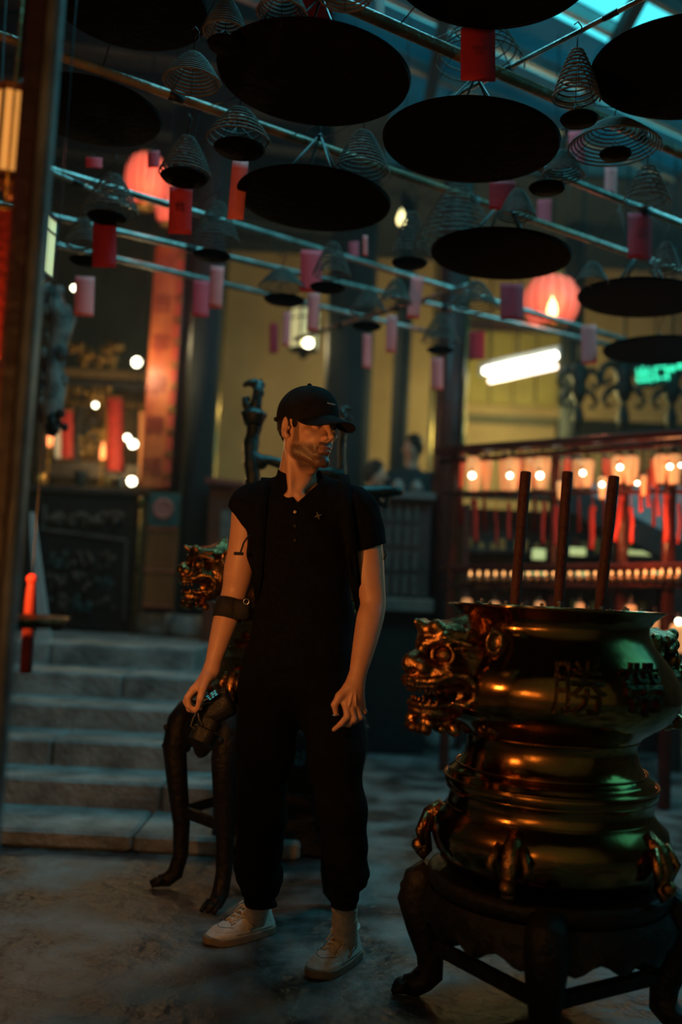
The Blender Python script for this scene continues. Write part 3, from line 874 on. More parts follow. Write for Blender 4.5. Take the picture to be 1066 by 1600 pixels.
def urn(name, label, C, scale, lift, lions, chars=True, liond=(0, 0, 0)):
    T = Matrix.Translation(Vector((C[0], C[1], lift))) @ Matrix.Diagonal((scale, scale, scale, 1))
    t = thing(name, label, 'urn', (C[0], C[1], lift + .395 * scale))
    b = MB(); b.lathe(URN, 96, T); b.build('bowl', M_brass, t)
    for (r, z, q) in ((.300, .648, .0035), (.292, .617, .003), (.288, .566, .004), (.268, .684, .003), (.306, 1.132, .004), (.334, .50, .0), (.246, .772, .003)):
        if q:
            b = MB(); n = 96; b.tube([(r * math.cos(2 * math.pi * i / n), r * math.sin(2 * math.pi * i / n), z) for i in range(n + 1)], q, 6, False, T); b.build('moulding_ring', M_brass, t)
    b = MB(); b.lathe([(.02, 1.086), (.12, 1.09), (.20, 1.082), (.258, 1.07)], 40, T); b.build('ash_bed', M_ash, t)
    for a in lions:
        R = T @ Matrix.Rotation(a, 4, 'Z') @ Matrix.Translation((.318 + liond[0], 0, .945 + liond[2])) @ Matrix.Scale(1.20, 4) @ Matrix.Rotation(rad(90), 4, 'Z') @ Matrix.Rotation(rad(-4), 4, 'X')
        V = LV @ np.array(R.to_3x3()).T + np.array(R.translation)
        npmesh('lion_head', V.astype(f32), LF.copy(), M_lion, t)
    # scrolled feet around the base
    for k in range(5):
        a = rad(20 + 72 * k + (6 if chars else 0)); c, s = math.cos(a), math.sin(a)
        sw = lambda r, z, o=0: T @ Vector((r * c - o * s, r * s + o * c, z))
        b = MB(); b.tube([sw(.30, .55), sw(.335, .52), sw(.355, .47), (sw(.345, .42)), sw(.362, .400)], [.02, .026, .024, .02, .018], 10)
        b.ball(sw(.365, .43), .022 * scale, 10); b.tube([sw(.34, .53, -.03), sw(.362, .48, -.05), sw(.352, .44, -.035)], [.010, .013, .008], 8); b.tube([sw(.34, .53, .03), sw(.362, .48, .05), sw(.352, .44, .035)], [.010, .013, .008], 8)
        b.build('scroll_foot', M_lion, t)
    if chars:
        for (tx, a, sz) in chars: char_on_urn(t, tx, a, .925, sz, T, .012)
    return t, T


UX, UY = P(863, 1085, 2.80).x, 2.80
base_dir = math.atan2(-1, 0)
urn_t, urn_T = urn('incense_urn', 'large polished brass incense urn with a lion-mask handle and raised characters on a dark stand', (UX, UY), 1.0, 0.0,
                   [rad(205), rad(25)], [('勝', rad(-92), .150), ('帶', rad(-61), .150)])

# stand of the near urn


def cab_leg(c, ang, R, ztop, mt, parent, sc=1.):
    a = ang; cs, sn = math.cos(a), math.sin(a)
    q = lambda r, z: Vector((c[0] + r * cs, c[1] + r * sn, z))
    b = MB()
    b.tube([q(R - .03, ztop), q(R + .005, ztop * .92), q(R + .018, ztop * .78), q(R - .005, ztop * .55), q(R - .028, ztop * .35), q(R - .032, ztop * .18), q(R - .015, .055), q(R + .015, .032), q(R + .045, .030)],
           [.050 * sc, .056 * sc, .056 * sc, .048 * sc, .040 * sc, .036 * sc, .038 * sc, .034 * sc, .026 * sc], 12)
    b.ball(q(R + .05, .026), .026 * sc, 10, sc=(1, 1, .9))
    o = b.build('leg', mt, parent)
    b = MB()
    for i in (-1, 0, 1):
        w = a + i * .025 / R * sc; b.tube([Vector((c[0] + (R + .03) * math.cos(w), c[1] + (R + .03) * math.sin(w), .040)), Vector((c[0] + (R + .074) * math.cos(w), c[1] + (R + .074) * math.sin(w), .016))], [.014 * sc, .010 * sc], 8)
    b.build('claw', mt, o)
    b = MB(); b.ball(q(R + .03, ztop * .84), .034 * sc, 12, sc=(1, 1, 1.1)); b.ball(q(R + .05, ztop * .88), .018 * sc, 8); b.ball(q(R + .055, ztop * .78), .014 * sc, 8); b.build('carved_mask', mt, o)


def stand(name, label, c, R, ztop, angs, mt, scale=1., zap=.155, lean=0):
    t = thing(name, label, 'stand', (c[0], c[1], 0))
    T = Matrix.Translation((c[0], c[1], 0))
    b = MB(); b.lathe([(R * .55, ztop - .055), (R * .93, ztop - .055), (R * .99, ztop - .035), (R, ztop - .015), (R * .985, ztop), (R * .94, ztop + .003), (R * .90, ztop - .010), (R * .3, ztop - .012)], 64, T); b.build('top_dish', mt, t)
    n = 96; V = []; F = []
    for s in (0, 1):
        for i in range(n):
            a = 2 * math.pi * i / n; r = (R * 1.02 - .02 * s)
            lob = .5 + .5 * math.cos(a * 16); zb = ztop - .055 - zap * (.72 + .28 * lob)
            V.append((c[0] + (r * .95) * math.cos(a), c[1] + (r * .95) * math.sin(a), ztop - .05)); V.append((c[0] + (r + .012) * math.cos(a), c[1] + (r + .012) * math.sin(a), (ztop + zb) / 2 - .02)); V.append((c[0] + r * .98 * math.cos(a), c[1] + r * .98 * math.sin(a), zb))
    for s in (0, 1):
        for i in range(n):
            a, q = s * n * 3 + i * 3, s * n * 3 + ((i + 1) % n) * 3
            for k in (0, 1): F.append((a + k, q + k, q + k + 1, a + k + 1) if s else (a + k + 1, q + k + 1, q + k, a + k))
    for i in range(n): F.append((i * 3 + 2, ((i + 1) % n) * 3 + 2, n * 3 + ((i + 1) % n) * 3 + 2, n * 3 + i * 3 + 2))
    b = MB(); b.add(V, F); b.build('apron', mt, t)
    for a in angs: cab_leg(c, a, R * 1.03, ztop - .035, mt, t, scale)
    for i in range(len(angs)):
        a0, a1 = angs[i], angs[(i + 1) % len(angs)]
        rr = R * .96; A = Vector((c[0] + rr * math.cos(a0), c[1] + rr * math.sin(a0), ztop * .40)); B2 = Vector((c[0] + rr * math.cos(a1), c[1] + rr * math.sin(a1), ztop * .40))
        d = B2 - A; b = MB(); b.box((A + B2) / 2, (d.length, .028, .04), Matrix.Rotation(math.atan2(d.y, d.x), 4, 'Z'), bev=.005); b.build('stretcher', mt, t, smooth=False)
    return t


stand('urn_stand', 'black carved four-legged round stand under the large brass urn', (UX, UY), .340, .385, [rad(168), rad(258), rad(346), rad(76)], M_black, 1.0, .105)

# three thick incense sticks standing in the ash
for (x0, y0, x1, y1, w, Y, lab) in ((822, 738, 804, 955, 17, 2.83, 'leftmost thick dark red incense stick in the brass urn'),
                                   (887, 738, 872, 960, 16.5, 2.78, 'middle thick dark red incense stick in the brass urn'),
                                   (960, 745, 936, 960, 17, 2.74, 'rightmost thick dark red incense stick, leaning most, in the brass urn')):
    A, B2 = P(x0, y0, Y), P(x1, y1, Y); d = (B2 - A).normalized(); B2 = A + d * ((A.z - 1.075) / -d.z); r = w * Y / FPX / 2
    t = thing('incense_stick', lab, 'incense', tuple(B2), group='thick incense sticks in the urn')
    b = MB(); b.tube([B2, A * .5 + B2 * .5, A], r, 16); autosmooth(b.build('stick', M_inc, t))
    b = MB(); b.tube([A, A - d * .002], [r * .9, r * .8], 12); b.ball(A - d * .001, r * .55, 8, sc=(1, 1, .3)); b.build('burnt_tip', M_black, t)
for i in range(14):
    a = rad(180 + i * 13.5) + random.uniform(-.1, .1); r = .225 + random.uniform(-.03, .015); p = Vector((UX + r * math.cos(a), UY + r * math.sin(a), 1.074)); q = p + Vector((random.uniform(-.01, .01), 0, random.uniform(.058, .075)))
    t = thing('incense_stub', 'short burnt incense stub above the urn rim, ' + ordw[i] + ' counted along the near rim', 'incense', tuple(p), group='burnt stubs at the urn rim')
    b = MB(); b.tube([p, q], .004, 6); b.ball(q, .006, 6); b.build('stub', M_ash, t)

# second urn behind the man, on a high stand
U2 = P(436, 1000, 3.86); S2 = .80
stand('urn_stand', 'tall black carved stand with claw feet behind the man', (U2.x - .015, 3.86), .345, .72, [rad(196), rad(248), rad(322), rad(20), rad(110)], M_black, .82, .15)
urn('incense_urn', 'second brass urn on the tall stand, mostly hidden behind the man', (U2.x, 3.86), S2, .722 - .395 * S2, [rad(205), rad(40)], None, (.05, 0, .035))


# ---------------------------------------------------------------- bronze dragon rack behind the man
def dragon_post(b, x0, y0, x1, y1, Y, w):
    A, C = P(x0, y0, Y), P(x1, y1, Y); n = 40; pts = []; rs = []
    r = w * Y / FPX / 2
    for i in range(n + 1):
        u = i / n; q = A.lerp(C, u); pts.append(q + Vector((math.cos(u * 26) * r * .22, math.sin(u * 26) * r * .22, 0))); rs.append(r * (.85 + .18 * math.sin(u * 44) ** 2))
    b.tube(pts, rs, 12)


rk = thing('bronze_rack', 'dark bronze rack with a knobbed post and dragon finials behind the man', 'rack', tuple(P(378, 1000, 4.3)))
b = MB(); dragon_post(b, 397, 648, 378, 1090, 4.3, 26); b.build('post', M_bronze, rk)
b = MB(); dragon_post(b, 536, 655, 530, 1090, 4.3, 12); b.build('post', M_bronze, rk)


def finial(px, py, Y, s, flip):
    b = MB(); q = lambda dx, dy, dz=0: P(px + dx * s * flip, py + dy * s, Y + dz)
    k = s * Y / FPX
    b.lathe([(13 * k, -20 * k), (16 * k, -14 * k), (21 * k, -4 * k), (22 * k, 0), (15 * k, 4 * k), (9 * k, 10 * k)], 20, Matrix.Translation(q(0, 44)))
    b.tube([q(-6, 40), q(-12, 30), q(-14, 22), q(-6, 20)], [9 * k, 7 * k, 6 * k, 4 * k], 10)
    b.tube([q(0, 42), q(4, 26), q(6, 12), q(8, 0)], [12 * k, 9 * k, 8 * k, 9 * k], 10)
    b.ball(q(6, 0), 10 * k, 10, sc=(1.2, .8, .8))
    b.tube([q(6, -2), q(-6, -4), q(-14, -1), q(-16, 2)], [8 * k, 6 * k, 4 * k, 3 * k], 8)
    b.tube([q(10, -4), q(12, -10)], [3 * k, 1.5 * k], 6); b.tube([q(3, -5), q(1, -11)], [3 * k, 1.5 * k], 6); b.tube([q(6, 8), q(14, 12), q(13, 18)], [4 * k, 4 * k, 2 * k], 6)
    return b


finial(397, 602, 4.3, 1.0, 1).build('dragon_finial', M_bronze, rk)
finial(540, 640, 4.3, .55, -1).build('dragon_finial', M_bronze, rk)
b = MB(); pts = [P(x, y, 4.3) for x, y in ((383, 716), (398, 714), (407, 722), (420, 719), (450, 728), (500, 738), (537, 742))]
b.tube(pts, [.035, .028, .036, .022, .026, .026, .03], 10); b.ball(pts[2], .036, 10); b.build('crossbar', M_bronze, rk)
b = MB(); pts = [P(x, y, 4.3) for x, y in ((537, 772), (575, 770), (595, 768), (612, 768), (622, 768))]
b.tube(pts, [.03, .034, .028, .026, .018], 10); b.ball(pts[-1], .026, 10, sc=(1, 1, .8)); b.tube([P(580, 772, 4.3), P(592, 785, 4.3), P(602, 790, 4.3), P(607, 778, 4.3)], [.016, .018, .016, .01], 8)
b.build('side_arm', M_bronze, rk)
b = MB(); c1, c2 = P(378, 1090, 4.3), P(530, 1090, 4.3)
b.box(((c1.x + c2.x) / 2, 4.36, (c1.z) / 2), (.62, .2, c1.z), bev=.02); b.build('plinth', M_black, rk, smooth=False)

# ================================================================ THE MAN
HC = P(481, 672, 2.96)           # head centre, between the ears
HY = rad(40)                     # head turned to his left
HM = Matrix.Translation(HC) @ Matrix.Rotation(HY, 4, 'Z') @ Matrix.Rotation(rad(3), 4, 'X')
HMi = np.array(HM.inverted())


def to_head(p):
    x, y, z = p; M = HMi.astype(f32)
    return [M[0, 0] * x + M[0, 1] * y + M[0, 2] * z + M[0, 3], M[1, 0] * x + M[1, 1] * y + M[1, 2] * z + M[1, 3], M[2, 0] * x + M[2, 1] * y + M[2, 2] * z + M[2, 3]]


def head_sdf(h):
    q = [np.abs(h[0]), h[1], h[2]]
    D = ell(h, (0, .016, .036), (.074, .094, .088))
    D = smin(D, ell(h, (0, -.030, -.022), (.059, .062, .080)), .03)
    D = smin(D, rc(q, (.056, .004, -.050), (.048, -.012, -.074), .016, .015), .03)
    D = smin(D, rc(q, (.048, -.014, -.072), (.012, -.078, -.104), .016, .014), .025)
    D = smin(D, rc(q, (0, -.086, -.101), (.010, -.084, -.101), .016, .014), .014)
    D = smin(D, ell(q, (.043, -.064, -.016), (.020, .018, .014)), .018)
    D = smin(D, ell(q, (0, -.078, -.054), (.034, .022, .032)), .02)
    D = smin(D, rc(q, (.012, -.096, .026), (.046, -.074, .030), .009, .009), .014)
    # eye sockets
    D = smax(D, -ell(q, (.031, -.103, .009), (.019, .018, .012)), .012)
    D = smin(D, sph(q, (.031, -.0795, .007), .0142), .004)
    D = smax(D, -ell(q, (.031, -.097, .0055), (.0125, .010, .0035)), .002)
    # nose
    D = smin(D, chain(h, [(0, -.094, .020), (0, -.106, -.004), (0, -.121, -.026)], [.0075, .008, .0095], .004), .009)
    D = smin(D, ell(q, (.0125, -.106, -.031), (.008, .012, .0085)), .006)
    D = smin(D, rc(h, (0, -.096, -.040), (0, -.112, -.034), .006, .005), .006)
    D = smax(D, -ell(q, (.0065, -.113, -.0395), (.0032, .0055, .004)), .002)
    D = smax(D, -rc(h, (0, -.103, -.043), (0, -.103, -.053), .0018, .0024), .004)
    # lips
    D = smin(D, chain(q, [(0, -.099, -.0575), (.010, -.0975, -.0578), (.025, -.086, -.0635)], [.0062, .0058, .003], .003), .005)
    D = smin(D, chain(q, [(0, -.0975, -.0705), (.010, -.096, -.0700), (.024, -.086, -.0650)], [.0068, .0062, .003], .003), .005)
    D = smax(D, -chain(q, [(0, -.1085, -.0640), (.013, -.103, -.0636), (.027, -.089, -.0650)], [.0022, .0022, .0015]), .0025)
    D = smax(D, -ell(q, (0, -.103, -.083), (.018, .008, .006)), .006)
    # ears
    e = ell(q, (.080, .012, -.002), (.0095, .0215, .0335), ((.90, .42, 0), (-.42, .90, .12), (0, -.12, 1)))
    e = smax(e, -ell(q, (.0905, .004, .004), (.0085, .0125, .020)), .004)
    e = smin(e, rc(q, (.0775, -.006, -.002), (.077, -.002, -.006), .004, .0045), .004)
    e = smin(e, sph(q, (.0775, .000, -.029), .008), .006)
    D = smin(D, e, .004)
    return D


NB = P(462, 756, 3.04)           # neck base


def neck_sdf(p):
    a = HM @ Vector((0, .022, -.05)); b = NB
    D = rc(p, a, (b.x, b.y + .0, b.z), .056, .060); D = smin(D, rc(p, HM @ Vector((0, -.012, -.10)), (b.x, b.y - .035, b.z - .01), .034, .030), .03)
    notch = P(460, 772, 2.955)
    for sx in (-1, 1):
        s = HM @ Vector((sx * .060, .012, -.052))
        D = smin(D, rc(p, s, (notch.x + sx * .012, notch.y + .006, notch.z), .0075, .006), .03)
    D = smin(D, sph(p, HM @ Vector((0, -.040, -.125)), .012), .02)
    # trapezius and collar
    for (x, y, Y) in ((398, 778, 3.06), (556, 782, 3.02)):
        D = smin(D, rc(p, (b.x, b.y + .02, b.z - .008), P(x, y + 8, Y), .040, .034), .03)
    D = smin(D, rc(p, P(405, 785, 3.0), (notch.x - .02, notch.y + .012, notch.z - .01), .013, .012), .02)
    D = smin(D, rc(p, P(548, 787, 2.97), (notch.x + .02, notch.y + .012, notch.z - .01), .013, .012), .02)
    D = smin(D, ell(p, P(468, 850, 3.035), (.150, .092, .165)), .03)
    return D


def chest_cut(p): return p


def arm_r(p):   # his right arm, at the left of the picture
    pts = [P(390, 792, 3.05), P(381, 850, 3.07), P(374, 890, 3.08), P(367, 925, 3.085), P(355, 963, 3.06), P(343, 1003, 3.03), P(335, 1030, 3.01), P(331, 1047, 3.0)]
    return limb(p, pts, [.056, .048, .049, .042, .0415, .033, .0265, .0245])


def arm_l(p):
    pts = [P(562, 800, 3.0), P(574, 866, 2.995), P(577, 902, 2.99), P(583, 941, 2.98), P(578, 968, 2.96), P(569, 1010, 2.93), P(561, 1045, 2.90), P(556, 1066, 2.89)]
    return limb(p, pts, [.058, .050, .048, .0395, .0415, .035, .0275, .0255])


def hand_l(p):
    k = .0042
    w = P(556, 1064, 2.89); D = rc(p, w, P(553, 1078, 2.885), .0255, .024)
    kn = [P(540, 1100, 2.865), P(549, 1106, 2.868), P(558, 1106, 2.880), P(565, 1101, 2.895)]
    for i, q in enumerate(kn): D = smin(D, rc(p, P(553 + i * 2, 1078, 2.885), q, .018, .0125), .012)
    D = smin(D, rc(p, P(550, 1074, 2.88), P(552, 1092, 2.885), .022, .022), .012)
    fing = [
        ([kn[0], P(543, 1119, 2.855), P(533, 1131, 2.86), P(522, 1140, 2.868)], [.0105, .0098, .0085, .0066]),
        ([kn[1], P(553, 1124, 2.862), P(545, 1132, 2.885), P(535, 1131, 2.90)], [.0108, .0100, .0088, .007]),
        ([kn[2], P(562, 1121, 2.878), P(553, 1127, 2.902), P(543, 1124, 2.915)], [.0105, .0096, .0085, .007]),
        ([kn[3], P(569, 1112, 2.895), P(561, 1118, 2.915), P(552, 1116, 2.925)], [.0095, .0086, .0076, .0062])]
    for pts, rs in fing: D = smin(D, chain(p, pts, rs, k), k)
    D = smin(D, chain(p, [P(545, 1074, 2.875), P(531, 1088, 2.862), P(523, 1101, 2.858), P(525, 1115, 2.862)], [.0165, .0125, .0098, .0075], .006), .010)
    # tendons and veins on the back of the hand
    for (a, b) in (((552, 1078), (546, 1103)), ((556, 1078), (556, 1104))):
        D = smin(D, rc(p, P(*a, 2.860), P(*b, 2.853), .0032, .0026), .004)
    return D


def hand_r(p):
    w = P(331, 1046, 3.0); D = rc(p, w, P(326, 1056, 2.995), .0245, .023)
    kn = [P(302, 1078, 2.965), P(298, 1084, 2.985), P(297, 1086, 3.005), P(299, 1085, 3.022)]
    for i, q in enumerate(kn): D = smin(D, rc(p, P(325, 1057, 2.985 + i * .008), q, .018, .0125), .012)
    fing = [
        ([kn[0], P(293, 1090, 2.958), P(295, 1103, 2.958), P(305, 1111, 2.96)], [.0110, .0100, .0088, .007]),
        ([kn[1], P(291, 1096, 2.98), P(296, 1108, 2.985), P(306, 1112, 2.99)], [.0108, .0098, .0088, .007]),
        ([kn[2], P(291, 1097, 3.0), P(297, 1108, 3.01), P(307, 1109, 3.015)], [.0102, .0094, .0085, .007]),
        ([kn[3], P(294, 1096, 3.02), P(300, 1104, 3.03), P(308, 1104, 3.032)], [.0092, .0084, .0076, .0062])]
    for pts, rs in fing: D = smin(D, chain(p, pts, rs, .004), .0042)
    D = smin(D, chain(p, [P(323, 1060, 2.972), P(317, 1075, 2.955), P(313, 1091, 2.95), P(309, 1106, 2.955)], [.0165, .0128, .0100, .0076], .006), .010)
    return D


man = thing('person', 'man in black shirt, black trousers, black cap and white sneakers looking to his left', 'person', tuple(P(470, 1500, 2.95)))
man.location.z = 0
parts = []
b0, b1 = Vector(HC) + Vector((-.15, -.15, -.15)), Vector(HC) + Vector((.15, .15, .14))
Vh, Fh = snet(lambda p: smin(head_sdf(to_head(p)), rc(p, HM @ Vector((0, .022, -.05)), NB, .056, .060), .03), (HC.x - .135, HC.y - .15, HC.z - .135), (HC.x + .135, HC.y + .13, HC.z + .14), .0019)
hz = HC.z - .10


def upper(p):
    D = neck_sdf(p)
    D = smin(D, rc(p, HM @ Vector((0, -.02, -.08)), HM @ Vector((0, .03, -.02)), .045, .05), .02)
    return D


Vn, Fn = snet(upper, (NB.x - .26, NB.y - .16, NB.z - .34), (NB.x + .26, NB.y + .16, NB.z + .17), .0042)
Va, Fa = snet(lambda p: smin(arm_r(p), hand_r(p), .012), (P(280, 1000, 3.0).x, 2.90, P(300, 1125, 3.0).z), (P(425, 800, 3.0).x, 3.20, P(390, 755, 3.0).z), .0031)
Vb, Fb = snet(lambda p: smin(arm_l(p), hand_l(p), .012), (P(505, 1000, 2.9).x, 2.80, P(530, 1155, 2.9).z), (P(612, 800, 2.95).x, 3.10, P(570, 755, 3.0).z), .0029)


def leg_in(p):
    D = ell(p, P(463, 1060, 3.04), (.14, .09, .12))
    D = smin(D, chain(p, [P(422, 1110, 3.04), P(410, 1250, 3.0), P(406, 1392, 3.12)], [.08, .055, .030], .02), .03)
    D = smin(D, chain(p, [P(512, 1110, 3.02), P(531, 1250, 2.95), P(539, 1394, 2.96)], [.08, .055, .030], .02), .03)
    return smin(D, rc(p, P(468, 870, 3.04), P(463, 1040, 3.04), .085, .10), .04)


Vl, Fl = snet(leg_in, (NB.x - .30, 2.82, .05), (NB.x + .30, 3.28, NB.z - .15), .010)
V, F = join_vf([(Vh, Fh), (Vn, Fn), (Va, Fa), (Vb, Fb), (Vl, Fl)])
body = npmesh('body', V, F, M_skin, man)
# beard and lip tint from the head's own coordinates
hv = to_head([V[:, 0], V[:, 1], V[:, 2]]); hx, hy, hz_ = np.abs(hv[0]), hv[1], hv[2]
nh = len(Vh) + len(Vn)
beard = ss(-.035, -.062, hz_ + .25 * np.maximum(-.02 - hy, -.03) * 0 + np.where(hx < .03, 0, -.0)) * ss(-.002, -.022, hy) * ss(-.150, -.115, hz_)
mus = ss(.032, .022, hx) * ss(-.041, -.046, hz_) * ss(-.056, -.053, hz_) * ss(-.07, -.085, hy)
side = ss(.014, .009, np.abs(hy + .026)) * ss(.05, .06, hx) * ss(-.07, -.04, hz_) * ss(.03, .02, hz_)
lipm = ss(.025, .019, hx) * ss(-.0535, -.0555, hz_) * ss(-.0765, -.0735, hz_) * ss(-.082, -.088, hy)
beard = np.clip(np.maximum(beard * (1 - .35 * ss(.0, .03, -.04 - hz_) * 0), np.maximum(mus, side * .8)) * .8, 0, 1) * (1 - lipm)
brow = ss(.006, .0035, np.abs(hz_ - .0275 + .10 * np.abs(hx - .032))) * ss(.008, .012, hx) * ss(.056, .048, hx) * ss(-.055, -.065, hy)
beard = np.clip(np.maximum(beard * 1.25, brow * 1.4), 0, 1); beard[nh:] = 0; lipm[nh:] = 0
at = body.data.attributes.new('beard', 'FLOAT', 'POINT'); at.data.foreach_set('value', beard.astype(f32))
at = body.data.attributes.new('lips', 'FLOAT', 'POINT'); at.data.foreach_set('value', lipm.astype(f32))
for sx in (-1, 1):
    b = MB(); b.ball((sx * .031, -.0795, .0065), .0122, 14, M=HM); e = b.build('eye', mat('eye_white', (.55, .50, .46), .25), man)
    b = MB(); b.lathe([(.0056, 0), (.005, .0012), (.001, .0016)], 16, HM @ Matrix.Translation((sx * .031 + .001, -.0912, .0062)) @ Matrix.Rotation(rad(90), 4, 'X')); b.build('iris', mat('dark_iris', (.02, .012, .008), .15), e)


# hair below the cap
def hair(p):
    h = to_head(p); D = ell(h, (0, .018, .030), (.0795, .101, .094))
    D = D + wob(p, 260, 1.) * f32(.0022) + wob(p, 120, 2.) * f32(.002)
    q = np.abs(h[0])
    cut = np.maximum(-h[2] - f32(.052), h[2] - f32(.05))                      # between heights
    front = f32(.036) - h[1]                                                   # behind the ear
    side = np.maximum(np.maximum(np.maximum(-h[1] - f32(.031), h[1] - f32(-.014)), -h[2] - f32(.002)), f32(.035) - q)
    reg = np.minimum(np.maximum(front, cut), np.maximum(side, cut))
    ear = ell([q, h[1], h[2]], (.084, .012, -.004), (.020, .026, .040))
    D = np.maximum(np.maximum(D, reg), -ear)
    return np.maximum(D, -ell(h, (0, .016, .036), (.072, .092, .086)))


Vx, Fx = snet(hair, (HC.x - .13, HC.y - .13, HC.z - .08), (HC.x + .13, HC.y + .13, HC.z + .07), .0022)
npmesh('hair', Vx, Fx, M_hair, man)


# cap
def cap_crown(p):
    h = to_head(p)
    q = (h[0], h[1], h[2] - f32(.030) + h[1] * f32(.10) )
    D = ell((h[0], h[1], h[2]), (0, .014, .042), (.086, .108, .098))
    D = smin(D, ell(h, (0, -.045, .062), (.062, .055, .062)), .03)
    D = smin(D, ell(h, (0, -.022, .034), (.078, .078, .060)), .02)
    D = D + wob(p, 60, 3.) * f32(.0012)
    zb = f32(.043) - (h[0] ** 2) * f32(6.8) + (h[1] + f32(.09)) * f32(.30); cz = f32(.022) + (np.minimum(f32(.022), zb) - f32(.022)) * ss(-.012, -.05, h[1])
    D = np.maximum(D, -(h[2] - cz))
    inner = ell(h, (0, .014, .040), (.0815, .1035, .092))
    D = np.maximum(D, -inner)
    # panel seams
    for a in (0, 60, 120):
        c, s = math.cos(rad(a)), math.sin(rad(a)); d = np.abs(h[0] * f32(c) + (h[1] - f32(.014)) * f32(s))
        D = D + f32(.0010) * np.exp(-(d / f32(.0022)) ** 2)
    D = smin(D, sph(h, (0, .010, .141), .0075), .002)
    return D


def cap_brim(p):
    h = to_head(p)
    zc = f32(.043) - (h[0] ** 2) * f32(6.8) + (h[1] + f32(.09)) * f32(.30)
    d = (np.abs(h[2] - zc) - f32(.0030)) * f32(.8)
    el = (np.sqrt((h[0] / f32(.080)) ** 2 + ((h[1] + f32(.075)) / f32(.124)) ** 2 + f32(1e-8)) - 1) * f32(.075)
    D = smax(d, el, .003)
    return np.maximum(D, -ell(h, (0, .014, .040), (.080, .100, .1)))


Vx, Fx = snet(cap_crown, (HC.x - .15, HC.y - .15, HC.z - .01), (HC.x + .15, HC.y + .15, HC.z + .16), .0024)
Vy, Fy = snet(cap_brim, (HC.x - .12, HC.y - .22, HC.z - .04), (HC.x + .24, HC.y + .12, HC.z + .08), .0022)
cap = npmesh('cap', Vx, Fx, M_cap, man)
npmesh('brim', Vy, Fy, M_cap, cap)
b = MB(); pts = []
for i in range(13):
    u = (i - 6) / 6; x_, z_ = .016 * u + .004, .076 + .0016 * math.sin(i * 2.3)
    ys = np.linspace(-.13, -.03, 120); W_ = np.array([list(HM @ Vector((x_, y_, z_))) for y_ in ys], f32); d_ = cap_crown([W_[:, 0], W_[:, 1], W_[:, 2]]); k_ = np.nonzero(d_ < 0)[0]
    pts.append(HM @ Vector((x_, float(ys[k_[0]]) - .0006 if len(k_) else -.10, z_)))
b.tube(pts, .0016, 5); b.build('stitched_emblem', mat('grey_thread', (.45, .45, .42), .7), cap)
b = MB(); pts = [HM @ Vector((math.sin(a) * .087, .014 + math.cos(a) * .110, .030)) for a in np.linspace(-.9, .9, 12)]
b.tube(pts, .0055, 8); b.build('back_strap', M_strap, cap)


# shirt
def torso(p):
    D = ell(p, P(470, 845, 3.04), (.172, .112, .20))
    D = smin(D, rc(p, P(404, 792, 3.055), P(552, 796, 3.015), .058, .060), .05)
    D = smin(D, ell(p, P(474, 960, 3.04), (.155, .105, .20)), .06)
    D = smin(D, ell(p, P(466, 1035, 3.04), (.172, .112, .13)), .06)
    D = smin(D, rc(p, P(448, 765, 3.06), P(404, 785, 3.06), .052, .054), .04)
    D = smin(D, rc(p, P(492, 768, 3.05), P(548, 788, 3.02), .052, .056), .04)
    return D


def shirt(p):
    D = torso(p)
    s1 = chain(p, [P(388, 790, 3.055), P(380, 815, 3.06), P(376, 828, 3.065)], [.062, .058, .058])
    d = P(379, 828, 3.06) - P(390, 790, 3.055)
    # the right sleeve is pushed up: it ends high on the arm
    a = P(374, 812, 3.06); s1 = np.maximum(s1, -((p[0] - f32(a.x)) * f32(.75) + (p[2] - f32(a.z)) * f32(.66)))
    D = smin(D, s1, .03)
    s2 = chain(p, [P(560, 797, 3.0), P(570, 830, 2.995), P(577, 866, 2.99)], [.066, .062, .060])
    a = P(575, 857, 2.99); s2 = np.maximum(s2, -((p[0] - f32(a.x)) * f32(.32) * -1 + (p[2] - f32(a.z)) * f32(.95)) - f32(.0))
    D = smin(D, s2, .025)
    fold = wob(p, 38, 1.5) * f32(.0050) + wob(p, 90, .5) * f32(.0016)
    D = D + fold
    # neckline: a V opening with a hole for the neck
    c = P(462, 742, 3.03); v = P(463, 786, 2.94)
    x = p[0] - f32(P(463, 786, 2.94).x)
    ca, cb = P(462, 775, 3.035), P(472, 715, 3.005)
    col = rc(p, ca, cb, .071, .0685); col = np.maximum(col, -rc(p, ca, cb, .060, .0575)); tp = P(470, 737, 3.0)
    col = np.maximum(col, (p[2] - f32(tp.z)) - (p[1] - f32(3.0)) * f32(.35)); D = smin(D, col, .012)
    vv = np.maximum(np.abs(x - (p[2] - f32(v.z)) * f32(.26)) - (p[2] - f32(v.z)) * f32(.66), p[1] - f32(3.015))
    D = smax(D, -vv, .004)
    D = smax(D, -rc(p, P(462, 775, 3.035), P(472, 715, 3.005), .060, .0575), .003)
    # hem
    D = np.maximum(D, -(p[2] - f32(P(465, 1062, 3.04).z)))
    return D


SL = P(350, 800, 3.1).x; SR = P(615, 800, 3.0).x
Vs, Fs = snet(shirt, (SL - .02, 2.86, P(465, 1070, 3.04).z), (SR, 3.22, P(465, 728, 3.04).z), .0042)
shirt_o = npmesh('shirt', Vs, Fs, M_shirt, man)
# collar edge and placket, button, small star emblem
b = MB(); vx = P(463, 786, 2.945)


def front(px, py, Y=2.925):
    q = P(px, py, Y); return q


